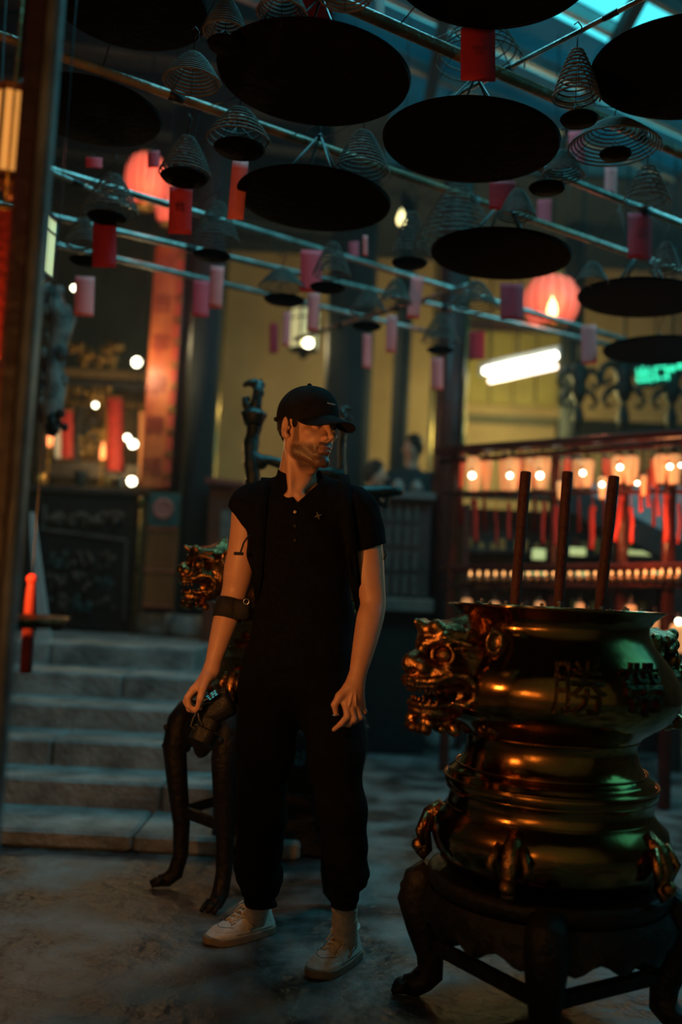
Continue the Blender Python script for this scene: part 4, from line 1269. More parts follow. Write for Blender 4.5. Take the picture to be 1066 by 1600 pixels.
for i in range(3):
    q = front(461, 800 + i * 22, 2.926)
    b = MB(); b.lathe([(.0052, 0), (.0052, .002), (.003, .0026)], 14, Matrix.Translation(q) @ Matrix.Rotation(rad(90), 4, 'X')); b.build('button', mat('horn_button', (.42, .30, .20), .35) if i == 0 else M_strap, shirt_o)
b = MB(); c = front(497, 806, 2.929); V_ = []
for i in range(8):
    a = rad(45 * i + 22); r = .0145 if i % 2 == 0 else .004; V_.append((c.x + r * math.cos(a), c.y, c.z + r * math.sin(a)))
for i in range(8): V_.append((V_[i][0], V_[i][1] - .002, V_[i][2]))
b.add(V_, [tuple(range(8)), tuple(range(15, 7, -1))] + [(i, i + 8, (i + 1) % 8 + 8, (i + 1) % 8) for i in range(8)]); b.build('star_emblem', mat('grey_print', (.075, .075, .07), .8), shirt_o, smooth=False)


# trousers with bunched cuffs
def pants(p):
    D = ell(p, P(463, 1055, 3.04), (.160, .112, .11))
    L = chain(p, [P(420, 1085, 3.04), P(413, 1180, 3.02), P(407, 1270, 3.01), P(405, 1330, 3.06), P(405, 1362, 3.08)], [.098, .086, .074, .067, .060], .03)
    R = chain(p, [P(514, 1085, 3.03), P(524, 1180, 2.98), P(534, 1265, 2.95), P(540, 1325, 2.955), P(541, 1355, 2.96)], [.098, .083, .074, .064, .058], .03)
    L = smin(L, rc(p, P(408, 1368, 3.08), P(408, 1374, 3.09), .072, .070), .010); L = smin(L, rc(p, P(400, 1350, 3.07), P(402, 1352, 3.08), .068, .066), .008); L = smin(L, limb(p, [P(405, 1380, 3.10), P(405, 1396, 3.12), P(406, 1414, 3.13)], [.056, .050, .051], 3), .006)
    R = smin(R, rc(p, P(545, 1362, 2.95), P(544, 1366, 2.95), .064, .062), .008); R = smin(R, rc(p, P(539, 1340, 2.95), P(540, 1342, 2.95), .066, .064), .008); R = smin(R, limb(p, [P(542, 1374, 2.96), P(540, 1392, 2.96), P(539, 1416, 2.96)], [.052, .043, .042], 3), .006)
    D = smin(smin(D, L, .05), R, .05)
    z = p[2]; low = np.clip((f32(.42) - z) / f32(.3), 0, 1)
    D = D + wob(p, 30, 2.5) * f32(.006) + wob([p[0] * f32(.45), p[1] * f32(.45), z], 150, .9) * f32(.0065) * low
    zz = np.where(p[0] < f32(P(470, 1300, 3).x), P(407, 1415, 3.13).z, P(540, 1418, 2.96).z)
    return np.maximum(np.maximum(D, -(z - zz.astype(f32))), z - f32(P(465, 1015, 3.04).z))


Vs, Fs = snet(pants, (NB.x - .30, 2.84, .10), (NB.x + .32, 3.24, P(465, 1010, 3.04).z), .0048)
npmesh('trousers', Vs, Fs, M_pants, man)

# bag straps over both shoulders, pack on his back
pk = thing('backpack', 'black backpack worn by the capped man, straps over his shoulders', 'backpack', tuple(P(490, 980, 3.2)))
b = MB(); c = P(482, 900, 3.245); b.box(c, (.27, .13, .40), bev=.045); b.build('pack', M_strap, pk)


def strap(pts, w, th, name, mt=M_strap, parent=None, nrm=None):
    b = MB(); P_ = [Vector(q) for q in pts]; V_ = []; F_ = []; n = len(P_)
    for i, q in enumerate(P_):
        t = (P_[min(i + 1, n - 1)] - P_[max(0, i - 1)]).normalized(); nn = Vector(nrm[i]) if nrm else Vector((0, -1, 0)); s = t.cross(nn).normalized() * w / 2; nn = s.cross(t).normalized() * th / 2
        V_ += [q + s + nn, q - s + nn, q - s - nn, q + s - nn]
    for i in range(n - 1):
        for k in range(4): F_.append((i * 4 + k, i * 4 + (k + 1) % 4, i * 4 + 4 + (k + 1) % 4, i * 4 + 4 + k))
    F_ += [(3, 2, 1, 0), ((n - 1) * 4, (n - 1) * 4 + 1, (n - 1) * 4 + 2, (n - 1) * 4 + 3)]
    b.add(V_, F_); return b.build(name, mt, parent)


strap([P(538, 775, 3.14), P(538, 745, 3.09), P(537, 742, 3.02), P(539, 757, 2.955), P(541, 790, 2.925), P(548, 850, 2.915), P(556, 915, 2.945), P(560, 950, 3.01)], .036, .004, 'shoulder_strap', M_shirt, parent=pk,
      nrm=[(0, 0, 1), (0, .3, 1), (0, 0, 1), (0, -.7, .7), (0, -1, .2), (0, -1, 0), (.5, -1, 0), (1, -.3, 0)])
strap([P(420, 775, 3.16), P(419, 750, 3.11), P(417, 747, 3.05), P(412, 765, 2.985), P(407, 800, 2.95), P(404, 850, 2.945), P(402, 900, 2.97), P(400, 940, 3.02)], .036, .004, 'shoulder_strap', M_shirt, parent=pk,
      nrm=[(0, 0, 1), (0, .3, 1), (0, 0, 1), (0, -.7, .7), (0, -1, .2), (0, -1, 0), (-.5, -1, 0), (-1, -.3, 0)])
b = MB(); pts = [P(397, 835, 2.96), P(388, 838, 2.95), P(381, 848, 2.945), P(377, 860, 2.945), P(375, 866, 2.945)]; b.tube(pts, .003, 6)
b.box(P(373, 865, 2.94), (.030, .008, .010), bev=.002); b.tube([P(601, 860, 2.98), P(603, 868, 2.98), P(600, 874, 2.98)], .003, 6); b.build('loose_strap_end', M_strap, pk)

# black band on the right forearm with a silver ring
t = thing('forearm_band', 'wide black band with a silver ring around the man\'s right forearm', 'band', tuple(P(368, 952, 3.05)))
b = MB(); a, c = P(362, 937, 3.072), P(354, 968, 3.058); d = (c - a).normalized(); Mx = Matrix.Translation(a) @ d.to_track_quat('Z', 'Y').to_matrix().to_4x4(); L = (c - a).length
b.lathe([(.044, 0), (.0475, .002), (.0475, L - .002), (.043, L)], 32, Mx); b.build('band', M_strap, t)
b = MB(); b.box(P(378, 953, 3.02), (.055, .035, .066), bev=.008); b.build('pouch', M_strap, t)
b = MB(); q = P(385, 940, 3.0); b.tube([q + Vector((.0085 * math.cos(w), 0, .0085 * math.sin(w))) for w in np.linspace(0, 6.283, 17)], .0013, 6, False); b.build('ring', M_silver, t)

# camera rig hanging from his right hand
t = thing('camera', 'black camera with a teal display hanging from the man\'s right hand', 'camera', tuple(P(338, 1110, 3.02)))
b = MB(); c = P(338, 1108, 3.03); Rm = Matrix.Rotation(rad(-28), 4, 'Y'); b.box(c, (.115, .07, .080), Rm, bev=.012); b.box(c + Vector((.012, 0, .045)), (.05, .045, .03), Rm, bev=.008); b.build('camera_body', M_camblk, t)
b = MB(); d = Vector((-.35, -.25, -.9)).normalized(); s = P(330, 1125, 3.02); Mx = Matrix.Translation(s) @ d.to_track_quat('Z', 'Y').to_matrix().to_4x4()
b.lathe([(.036, 0), (.038, .01), (.036, .03), (.041, .035), (.041, .07), (.038, .075), (.033, .072), (.028, .05)], 32, Mx); autosmooth(b.build('lens', M_camblk, t))
b = MB(); q = P(332, 1086, 2.975); b.box(q, (.034, .003, .020), Matrix.Rotation(rad(-38), 4, 'Y'), bev=.001); dsp = b.build('display', M_camblk, t)
for i in range(9):
    b = MB(); u = Matrix.Translation(q) @ Matrix.Rotation(rad(-38), 4, 'Y'); b.box(u @ Vector((-.012 + (i % 3) * .012 + random.uniform(-.002, .002), -.0022, -.006 + (i // 3) * .006)), (random.uniform(.005, .009), .0012, .0035), Matrix.Rotation(rad(-38), 4, 'Y')); b.build('lit_segment', E_teal, dsp, smooth=False)
b = MB(); b.tube([P(309, 1110, 2.965), P(302, 1122, 2.97), P(298, 1134, 2.98), P(306, 1140, 2.99), P(318, 1138, 2.99)], .0022, 6)
b.tube([P(309, 1110, 2.965), P(311, 1124, 2.97), P(318, 1134, 2.98)], .0022, 6); b.tube([P(309, 1108, 2.97), P(318, 1100, 2.98), P(330, 1098, 2.99)], .0035, 6); b.build('wrist_cord', mat('grey_cord', (.12, .12, .12), .5), t)
# ring on the left hand
b = MB(); q = P(529, 1116, 2.862); b.tube([P(524, 1117, 2.862) + Vector((.0092 * math.cos(w), .0092 * math.sin(w), .002 * math.cos(w))) for w in np.linspace(0, 6.283, 17)], .0015, 6, False); b.build('ring', M_silver, man)


# sneakers and socks
def shoe_sdf(p, part):
    # local: toe towards -Y, sole at z = 0, length .285
    x, y, z = p
    t = np.clip((y + f32(.135)) / f32(.27), 0, 1)          # 0 toe, 1 heel
    wid = f32(.047) - f32(.012) * ss(.45, 1., t) * 1 + f32(.002) * np.sin(t * f32(6.28)); cx = f32(.004) * np.sin(t * f32(3.14)) - f32(.004) * (1 - t)
    yy = y; fr = np.maximum(-(yy + f32(.060)), 0); bk = np.maximum(yy - f32(.098), 0)
    out = np.sqrt((x - cx) ** 2 * 1 + (fr ** 2) * f32(.40) + (bk ** 2) * f32(.9) + f32(1e-9)) - wid
    if part == 'sole':
        d = np.maximum(out - f32(.003), np.abs(z - f32(.012) - f32(.007) * ss(.16, 0., t)) - f32(.012)); return d
    top = f32(.052) + f32(.034) * ss(.12, .62, t) + f32(.012) * ss(.7, 1., t) - f32(.022) * ss(.2, 0., t)
    dome = np.sqrt(np.maximum(0, 1 - (np.abs(x - cx) / (wid + f32(.002))) ** 2) + f32(1e-6))
    d = smax(out + f32(.001) + np.maximum(z - f32(.03), 0) * f32(.35), z - (f32(.022) + (top - f32(.022)) * (f32(.35) + f32(.65) * dome)), .012)
    d = np.maximum(d, f32(.012) - z)
    # opening
    d = smax(d, -ell(p, (0, .060, .128), (.030, .052, .048)), .004)
    # panel creases
    for (yc, am) in ((-.062, .0022), (.0, .0012)):
        d = d + f32(am) * np.exp(-((y - f32(yc) - np.abs(x) * f32(.5)) / f32(.003)) ** 2)
    d = d + f32(.0015) * np.exp(-((z - f32(.040)) / f32(.002)) ** 2) * ss(-.03, -.06, y)
    return d * f32(.8)


def shoe_z(x, y):
    zz = np.linspace(.015, .13, 90).astype(f32); d = shoe_sdf([zz * 0 + f32(x), zz * 0 + f32(y), zz], 'upper'); k = np.nonzero(d < 0)[0]
    return float(zz[k[-1]]) if len(k) else .02


SV, SF = snet(lambda p: shoe_sdf(p, 'upper'), (-.065, -.155, -.005), (.065, .155, .13), .0026)
OV, OF = snet(lambda p: shoe_sdf(p, 'sole'), (-.065, -.155, -.01), (.065, .155, .05), .0030)


def shoe(px_toe, py_toe, px_heel, py_heel, ankle, hem, label, roll=0):
    A = PZ(px_toe, py_toe, 0); B = PZ(px_heel, py_heel, 0); d = (A - B); d.z = 0; d.normalize(); c = (A + B) / 2; c.z = 0
    Mx = Matrix.Translation(c) @ Matrix.Rotation(math.atan2(d.x, -d.y), 4, 'Z')
    t = thing('sneaker', label, 'shoe', tuple(c), group='white sneakers')
    tr = lambda V: (V @ np.array(Mx.to_3x3()).T + np.array(Mx.translation)).astype(f32)
    up = npmesh('upper', tr(SV), SF.copy(), M_shoe, t); npmesh('sole', tr(OV), OF.copy(), M_sole, t)
    b = MB()
    for i in range(5):
        y = -.048 + i * .020; z = .066 + i * .0085
        b.tube([Mx @ Vector((-.019, y, z - .004)), Mx @ Vector((-.008, y + .003, z + .004)), Mx @ Vector((.010, y + .008, z + .0045)), Mx @ Vector((.020, y + .013, z - .001))], .0034, 6)
        b.tube([Mx @ Vector((.019, y, z - .004)), Mx @ Vector((.008, y + .003, z + .005)), Mx @ Vector((-.010, y + .008, z + .005)), Mx @ Vector((-.020, y + .013, z - .001))], .0034, 6)
    for s in (-1, 1):
        b.tube([Mx @ Vector((0, .036, .106)), Mx @ Vector((s * .018, .026, .116)), Mx @ Vector((s * .030, .008, .100)), Mx @ Vector((s * .022, .012, .094)), Mx @ Vector((0, .034, .105))], .0024, 6)
        b.tube([Mx @ Vector((0, .036, .106)), Mx @ Vector((s * .022, .010, .098)), Mx @ Vector((s * .030, -.012, .074))], .0024, 6)
    b.build('lace', M_lace, t)
    seam = mat('dark_stitching', (.05, .05, .05), .8)
    for f_ in (lambda u: (.036 * u, -.058 - .030 * (1 - u * u)), lambda u: (.024 * u, -.052 + .0 * u), lambda u: (.024, -.052 + .055 * (u + 1)), lambda u: (-.024, -.052 + .055 * (u + 1))):
        b = MB(); b.tube([Mx @ Vector((f_(u)[0], f_(u)[1], shoe_z(*f_(u)) + .0003)) for u in np.linspace(-1, 1, 15)], .0013, 5); b.build('seam', seam, t)
    for s in (-1, 1):
        b = MB(); b.tube([Mx @ Vector((s * (.0478 - .010 * max(0, (y - .0) / .13)), y, .030 + .0 * y)) for y in np.linspace(-.05, .10, 12)], .0012, 5); b.build('seam', seam, t)
    b = MB(); b.box(Mx @ Vector((0, .010, .082)), (.026, .085, .008), Mx.to_3x3().to_4x4() @ Matrix.Rotation(rad(22), 4, 'X'), bev=.003); b.build('tongue', mat('grey_tongue', (.20, .17, .14), .8), t)
    for s in (-1, 1):
        b = MB(); Pq = [Mx @ Vector((s * .0475, .0, .040)), Mx @ Vector((s * .043, .03, .052)), Mx @ Vector((s * .036, .062, .066))]; strap_ = b.tube(Pq, [.004, .0055, .003], 6); b.build('side_stripe', mat('blue_grey_trim', (.10, .13, .17), .5), t)
        for k in range(3):
            b = MB(); b.ball(Mx @ Vector((s * (.030 - k * .002), -.06 + k * .014, .060 + k * .002)), .002, 6); b.build('vent_hole', M_strap, t)
    b = MB(); b.tube([Mx @ Vector((math.sin(w) * .032, .060 + math.cos(w) * .052, .094 + .008 * math.cos(w))) for w in np.linspace(-2.4, 2.4, 20)], .006, 8); b.build('padded_collar', M_shoe, t)
    # sock: part of the man
    q0 = Mx @ Vector((0, .055, .055)); b = MB(); n = 16; pts = [q0.lerp(hem, i / (n - 1)) for i in range(n)]
    rs = [(.036 + .004 * math.sin(i * 1.9) * .35 + .004 * (1 - i / n)) for i in range(n)]
    b.tube(pts, rs, 24); b.build('sock', M_sock, man)
    b = MB()
    for i in range(3, n - 4): b.tube([pts[i] + Vector((math.cos(w) * (rs[i] + .0008), math.sin(w) * (rs[i] + .0008), .002 * math.sin(w * 3 + i))) for w in np.linspace(0, 6.283, 25)], .0016, 5, False)
    b.build('sock_rib', M_sock, man)


shoe(316, 1480, 432, 1452, None, P(407, 1400, 3.13), 'white sneaker on his right foot, the one farther left, toe to the left')
shoe(478, 1538, 566, 1485, None, P(538, 1400, 2.96), 'white sneaker on his left foot, nearest the camera, under the black urn side')

# ================================================================ LANTERN RACK
def rackY(px): return 6.55 - (px - 690) / (1066 - 690) * 1.0


rk2 = thing('lantern_rack', 'red-brown wooden rack with rails holding the rows of lit hanging lanterns', 'rack', (1.2, 6.1, 0))


def bar(name, x0, y0, x1, y1, h, d, mt, parent, Yoff=0., bev=.01):
    A = P(x0, y0, rackY(x0) + Yoff); C = P(x1, y1, rackY(x1) + Yoff); v = C - A; b = MB()
    M_ = v.to_track_quat('X', 'Z').to_matrix().to_4x4(); b.box((A + C) / 2, (v.length, d, h), M_, bev=bev); return b.build(name, mt, parent, smooth=False)


M_rk = mat('glossy_red_lacquer', (.11, .018, .010), .25, 0, (.05, .010, .007), 6, .2, 20)
bar('top_rail', 686, 706, 1120, 676, .055, .12, M_rk, rk2)
bar('top_rail', 686, 722, 1120, 690, .03, .06, M_rk, rk2, .04)
bar('rail', 690, 770, 1120, 768, .025, .04, M_rk, rk2, .03)
bar('rail', 690, 889, 1120, 885, .05, .07, M_rk, rk2, .05)
bar('rail', 690, 916, 1120, 915, .03, .06, M_rk, rk2, .05)
bar('rail', 690, 1010, 1120, 1020, .05, .07, M_rk, rk2, .05)
for px in (712, 868, 975, 1048, 1110):
    Y = rackY(px) + .06; top = P(px, 712, Y); b = MB(); b.box((top.x, Y, top.z / 2), (.065 if px != 868 else .05, .07, top.z), bev=.012); b.build('post', M_rk, rk2, smooth=False)


def lantern(px, y0, y1, w, label, em, tassel=True, ymax=0, tw=6, Yo=0.):
    Y = rackY(px) + Yo; A = P(px, y0, Y); C = P(px, y1, Y); H = A.z - C.z; R = w * Y / FPX / 2 * .80
    t = thing('hanging_lantern', label, 'lantern', tuple(A), group='lit lanterns on the rack')
    T = Matrix.Translation((C.x, C.y, C.z))
    b = MB(); b.lathe([(R * .52, 0), (R * .62, H * .06), (R * .86, H * .45), (R, H * .78), (R * .94, H * .94), (R * .7, H)], 16, T); b.build('glass', em, t)
    b = MB(); b.lathe([(R * .3, H), (R * .8, H * 1.0), (R * .78, H * 1.03), (R * .35, H * 1.10), (R * .12, H * 1.16), (.003, H * 1.3)], 14, T); b.build('cap', M_frame, t)
    b = MB(); b.lathe([(.003, -H * .16), (R * .3, -H * .08), (R * .58, -H * .04), (R * .6, 0)], 14, T); b.build('finial', M_frame, t)
    g = P(px, (712 if y0 < 900 else 888) - (px - 690) * (.07 if y0 < 900 else 0), rackY(px) + .02); b = MB(); b.tube([A, g], .0025, 5); b.build('chain', M_wire, t)
    return t


LN = [(740, 708, 768, 32, 1), (760, 710, 766, 20, 0), (787, 708, 767, 20, 0), (800, 710, 768, 30, 1), (826, 710, 767, 15, 0), (846, 709, 765, 34, 1), (869, 710, 766, 20, 0), (901, 712, 762, 19, 0), (917, 712, 762, 30, 1), (966, 706, 756, 28, 1), (986, 706, 758, 30, 1), (1032, 704, 756, 26, 1), (1053, 704, 757, 32, 1)]
for i, (px, y0, y1, w, br) in enumerate(LN):
    lantern(px, y0 + 6, y1, w, ('cream glowing' if br else 'narrow dim amber') + ' lantern, ' + ordw[i] + ' from the left in the rack top row', E_lant if br else E_lantd, Yo=0 if br else .12)
lantern(876, 752, 780, 16, 'small amber lantern hanging low between the middle incense sticks', E_lant, Yo=-.05)
lantern(941, 745, 780, 18, 'small amber lantern hanging low by the rightmost incense stick', E_lant, Yo=-.05)
lantern(1006, 742, 775, 14, 'small red-brown lantern low near the right end of the rack', E_lantd, Yo=-.05)
lantern(1060, 975, 1020, 32, 'cream lantern at the right edge level with the urn handle', E_lant, Yo=-.1)
lantern(1022, 965, 1015, 18, 'dim amber lantern behind the right side of the urn rim', E_lantd, Yo=-.05)
for i, (px, y0, y1, w) in enumerate(((728, 935, 985, 20), (772, 940, 985, 18), (842, 940, 990, 20), (905, 942, 992, 18), (985, 945, 1000, 22))):
    lantern(px, y0, y1, w, 'dim amber lantern in the rack lower row behind the urn, ' + ordw[i] + ' from the left', E_lantd, Yo=.0)
for i, px in enumerate((721, 757, 812, 836, 886, 905, 945, 957, 1022)):
    lantern(px, 716, 762, 13, 'thin unlit-looking red lantern in the rack back row, ' + ordw[i] + ' from the left', emit('faint_red_glass', (1, .12, .04), .35), Yo=.2)
    Y = rackY(px) + .14; A, C = P(px, 775, Y), P(px, 830 + 9 * math.sin(px), Y); t = thing('red_tassel', 'dim thin tassel of the back row, ' + ordw[i] + ' from the left', 'tassel', tuple(A), group='back row tassels on the rack')
    b = MB(); b.tube([A, A.lerp(C, .2), C], [.006, .012, .014], 8); b.build('threads', mat('deep_red_thread', (.22, .015, .008), .8), t); b = MB(); b.tube([A, Vector((A.x, A.y, P(px, 712, Y).z))], .002, 4); b.build('cord', M_redt, t)
BL = [(738, 743, 7.5), (797, 743, 6.5), (844, 743, 8), (911, 739, 6.5), (941, 757, 6), (969, 730, 6.5), (996, 755, 5), (1047, 729, 6.5), (1064, 727, 5), (1061, 971, 8)]
for i, (px, py, r) in enumerate(BL):
    Y = rackY(px) - .13; c = P(px, py, Y); q = r * Y / FPX * .62
    t = thing('light_bulb', 'bright round bulb, %s of those in front of the rack lanterns from the left' % ordw[i] if i < 9 else 'bright round bulb low at the right edge by the urn', 'bulb', tuple(c), group='bulbs on the lantern rack')
    b = MB(); b.ball(c, q, 12); b.build('bulb', E_bulb, t)
    b = MB(); b.tube([c + Vector((0, 0, q * .8)), c + Vector((0, 0, q * 2)), c + Vector((0, .12, q * 2.6))], [q * .45, q * .4, q * .2], 8); b.build('socket', M_frame, t)
for i, (px, y0, y1, w, dx) in enumerate([(741, 785, 846, 13, 3), (795, 790, 842, 8, 1), (851, 788, 850, 9, -4), (869, 794, 852, 12, -2), (926, 795, 858, 14, -3), (970, 778, 846, 14, -10), (986, 795, 850, 9, 2), (1014, 735, 792, 8, 0), (1003, 740, 800, 8, -2), (1028, 760, 806, 7, 1), (1043, 775, 848, 16, 0), (775, 800, 850, 6, 1), (1062, 790, 850, 8, 0)]):
    Y = rackY(px) - .04; A = P(px, y0, Y); C = P(px + dx, y1, Y); r = w * Y / FPX / 2
    t = thing('red_tassel', 'red silk tassel, %s from the left below the rack lanterns' % ordw[i] if i < 11 else ('thin red tassel left of the leftmost incense stick' if i == 11 else 'thin red tassel at the right edge below the lanterns'), 'tassel', tuple(A), group='red tassels on the rack')
    b = MB(); b.ball(A, r * .9, 8); b.build('knot', M_redt, t)
    n = 8; b = MB(); b.tube([A.lerp(C, k / n) + Vector((.004 * math.sin(k * .7 + i), 0, 0)) for k in range(n + 1)], [r * .5] + [r * .7] * (n - 1) + [r * .8], 10); b.build('threads', M_redt, t)
    b = MB(); b.tube([A, Vector((A.x, A.y, P(px, 712 - (px - 690) * .08, Y).z))], .002, 4); b.build('cord', M_redt, t)

# lit shelf cabinet behind the rack
cb = thing('shelf_cabinet', 'dark shelf cabinet behind the lantern rack with greenish lit shelf edges', 'cabinet', (1.9, 7.6, 0))
cx0, cx1 = P(722, 860, 7.6).x, P(1110, 860, 7.2).x
for z in (P(900, 780, 7.6).z, P(900, 868, 7.6).z, P(900, 905, 7.6).z, P(900, 960, 7.6).z):
    b = MB(); b.box(((cx0 + cx1) / 2, 7.65, z), (cx1 - cx0, .3, .03), bev=.004); b.build('shelf', M_darkw, cb, smooth=False)
b = MB(); b.box(((cx0 + cx1) / 2, 7.82, .95), (cx1 - cx0, .03, 1.9)); b.build('back_panel', M_darkw, cb, smooth=False)
for px in (725, 860, 950, 1045):
    p = P(px, 860, 7.6); b = MB(); b.box((p.x, 7.62, .95), (.05, .3, 1.9), bev=.006); b.build('upright', M_redw, cb, smooth=False)
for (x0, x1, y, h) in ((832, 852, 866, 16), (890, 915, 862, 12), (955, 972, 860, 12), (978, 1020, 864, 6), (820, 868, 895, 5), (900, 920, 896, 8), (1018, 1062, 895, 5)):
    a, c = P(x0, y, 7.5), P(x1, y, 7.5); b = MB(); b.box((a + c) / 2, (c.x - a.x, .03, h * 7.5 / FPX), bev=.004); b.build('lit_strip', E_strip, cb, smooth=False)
rs = random.Random(11)
gold_small = mat('gilt_plaque', (.34, .26, .08), .4, .3, (.2, .14, .04), 30)
for row, (y, h) in enumerate(((838, 26), (884, 18), (930, 22))):
    for k in range(19):
        px = 735 + k * 18 + rs.uniform(-4, 4); w = rs.uniform(7, 12); hh = h * rs.uniform(.6, 1)
        c = P(px, y, 7.54); 
        base = P(px, {838: 868, 884: 905, 930: 960}[y], 7.54).z + .015
        H = hh * 7.54 / FPX; b = MB(); b.box((c.x, 7.56, base + H / 2), (w * 7.54 / FPX, .03, H), bev=.004)
        g_ = rs.random() < .7; tag(b.build('memorial_plaque', gold_small if g_ else M_redw, None, smooth=False), 'small %s plaque on the %s shelf behind the rack, %s from the left' % ('gilt' if g_ else 'dark red', ('upper', 'middle', 'lower')[row], ordw[k]), 'plaque', group='plaques on the %s cabinet shelf' % ('upper', 'middle', 'lower')[row])
for k in range(26):
    px = 735 + k * 13; c = P(px, 905 + 4 * math.sin(k), rackY(min(px, 1066)) - .02)
    b = MB(); z0 = P(px, 889, rackY(px) + .05).z + .0; c.z = P(px, 916, rackY(px) + .03).z + .02
    b.lathe([(.008, 0), (.022, .012), (.024, .03), (.012, .045), (.006, .05)], 10, Matrix.Translation(c)); vc = tag(b.build('votive_cup', mat('copper_cup', (.45, .22, .10), .3, .8), None), 'small lit copper votive cup on the rack lower rail, ' + ordw[k] + ' from the left', 'cup', group='votive cups on the rack rail')
    b = MB(); b.lathe([(.003, .045), (.009, .055), (.007, .068), (.002, .082)], 8, Matrix.Translation(c)); fl = b.build('flame', emit('votive_flame', (1, .45, .14), 2.2), None); fl.parent = vc

# sloping white-edged stair panel at the right, behind the rack
t = thing('stair_panel', 'sloping dark stair side with a pale panel above it, behind the rack at right', 'panel', tuple(P(1000, 830, 7.0)))
b = MB(); A, C = P(880, 775, 7.0), P(1110, 890, 7.0); v = C - A; b.box((A + C) / 2, (v.length, .08, .19), v.to_track_quat('X', 'Z').to_matrix().to_4x4(), bev=.01); b.build('stringer', M_darkw, t, smooth=False)
A, C, D_, E_ = P(905, 770, 7.05), P(1075, 862, 7.05), P(1075, 760, 7.05), P(925, 755, 7.05)
b = MB(); q = [A, C, D_, E_]; b.add([tuple(x) for x in q] + [(x.x, x.y + .03, x.z) for x in q], [(0, 1, 2, 3), (7, 6, 5, 4), (0, 4, 5, 1), (1, 5, 6, 2), (2, 6, 7, 3), (3, 7, 4, 0)]); b.build('pale_panel', M_white, t, smooth=False)
b = MB(); b.box((P(1060, 880, 7.0).x, 7.0, P(1060, 880, 7.0).z / 2), (.08, .08, P(1060, 880, 7.0).z), bev=.01); b.build('newel', M_darkw, t, smooth=False)

# dark cabinet with pale lettered panels right of the man, on a stone ledge
t = thing('stone_ledge', 'pale stone ledge on a dark base between the man and the lantern rack', 'ledge', (P(640, 945, 7.2).x, 7.2, 0))
a, c = P(560, 940, 7.2), P(676, 946, 7.2); z1 = P(640, 935, 7.2).z; z0 = P(640, 957, 7.2).z
b = MB(); b.box(((a.x + c.x) / 2, 7.35, (z0 + z1) / 2), (c.x - a.x, .5, z1 - z0), bev=.012); b.build('slab', mat('dusty_stone', (.16, .125, .10), .8, 0, (.11, .085, .07), 9, .5, 30), t, smooth=False)
b = MB(); b.box(((a.x + c.x) / 2, 7.4, z0 / 2), (c.x - a.x - .05, .4, z0), bev=.01); b.build('base', M_black, t, smooth=False)
t = thing('panelled_cabinet', 'dark cabinet with rows of grey panels standing on the stone ledge', 'cabinet', ((a.x + c.x) / 2, 7.45, z1))
zt = P(640, 783, 7.4).z; b = MB(); b.box(((a.x + c.x) / 2, 7.46, (z1 + zt) / 2), (c.x - a.x - .04, .2, zt - z1), bev=.01); b.build('carcase', M_darkw, t, smooth=False)
b = MB(); b.box(((a.x + c.x) / 2, 7.42, zt + .03), (c.x - a.x, .3, .06), bev=.01); b.build('cornice', mat('dull_grey_paint', (.11, .10, .09), .6), t, smooth=False)
gp = mat('grey_panel', (.085, .078, .062), .6, 0, (.04, .037, .032), 25, .4, 60)
for i in range(5):
    for j in range(4):
        x = a.x + .10 + (c.x - a.x - .2) * (i + .5) / 5; z = z1 + (zt - z1) * (j + .5) / 4
        b = MB(); b.box((x, 7.35, z), ((c.x - a.x - .2) / 5 - .03, .02, (zt - z1) / 4 - .04), bev=.006); b.build('door_panel', gp, t, smooth=False)
for i in range(2):
    b = MB(); p = P(622 + i * 30, 790, 7.25); b.lathe([(.02, 0), (.045, .02), (.05, .06), (.025, .09), (.03, .10)], 14, Matrix.Translation((p.x, 7.38, zt + .06))); tag(b.build('ceramic_jar', mat('pale_glaze', (.22, .20, .17), .3), None), ('left' if i == 0 else 'right') + ' small pale jar on top of the panelled cabinet', 'jar', group='jars on the cabinet')

# fluorescent lamp on the back wall
t = thing('fluorescent_lamp', 'fluorescent lamp glowing on the yellow wall, its reflection built as a second tube', 'lamp', tuple(P(812, 577, 9.3)))
def tube_between(x0, y0, x1, y1, Y0, Y1, rpx, mt, name):
    A, C = P(x0, y0, Y0), P(x1, y1, Y1); b = MB(); r = rpx * Y0 / FPX; d = (C - A).normalized(); b.tube([A, A + d * r * .4, C - d * r * .4, C], [r * .6, r, r, r * .6], 14); return b.build(name, mt, t)
tube_between(757, 580, 870, 555, 9.5, 8.7, 5.5, E_tube, 'tube')
tube_between(765, 595, 870, 572, 9.5, 8.7, 4.5, emit('tube_reflection_glow', (1, .80, .62), 4), 'tube')  # lower glowing tube put in for the reflection of the upper one
A, C = P(750, 576, 9.62), P(878, 548, 8.8); v = C - A; b = MB(); b.box((A + C) / 2 + Vector((0, .06, 0)), (v.length, .05, .14), v.to_track_quat('X', 'Z').to_matrix().to_4x4(), bev=.01); b.build('housing', M_white, t, smooth=False)
b = MB(); m_ = (A + C) / 2; b.tube([m_ + Vector((0, .06, .05)), Vector((m_.x, m_.y + .06, 5.3))], .008, 6); b.tube([A + Vector((.1, .06, .05)), Vector((A.x + .1, A.y + .06, 5.3))], .008, 6); b.build('suspension_rod', M_wire, t)

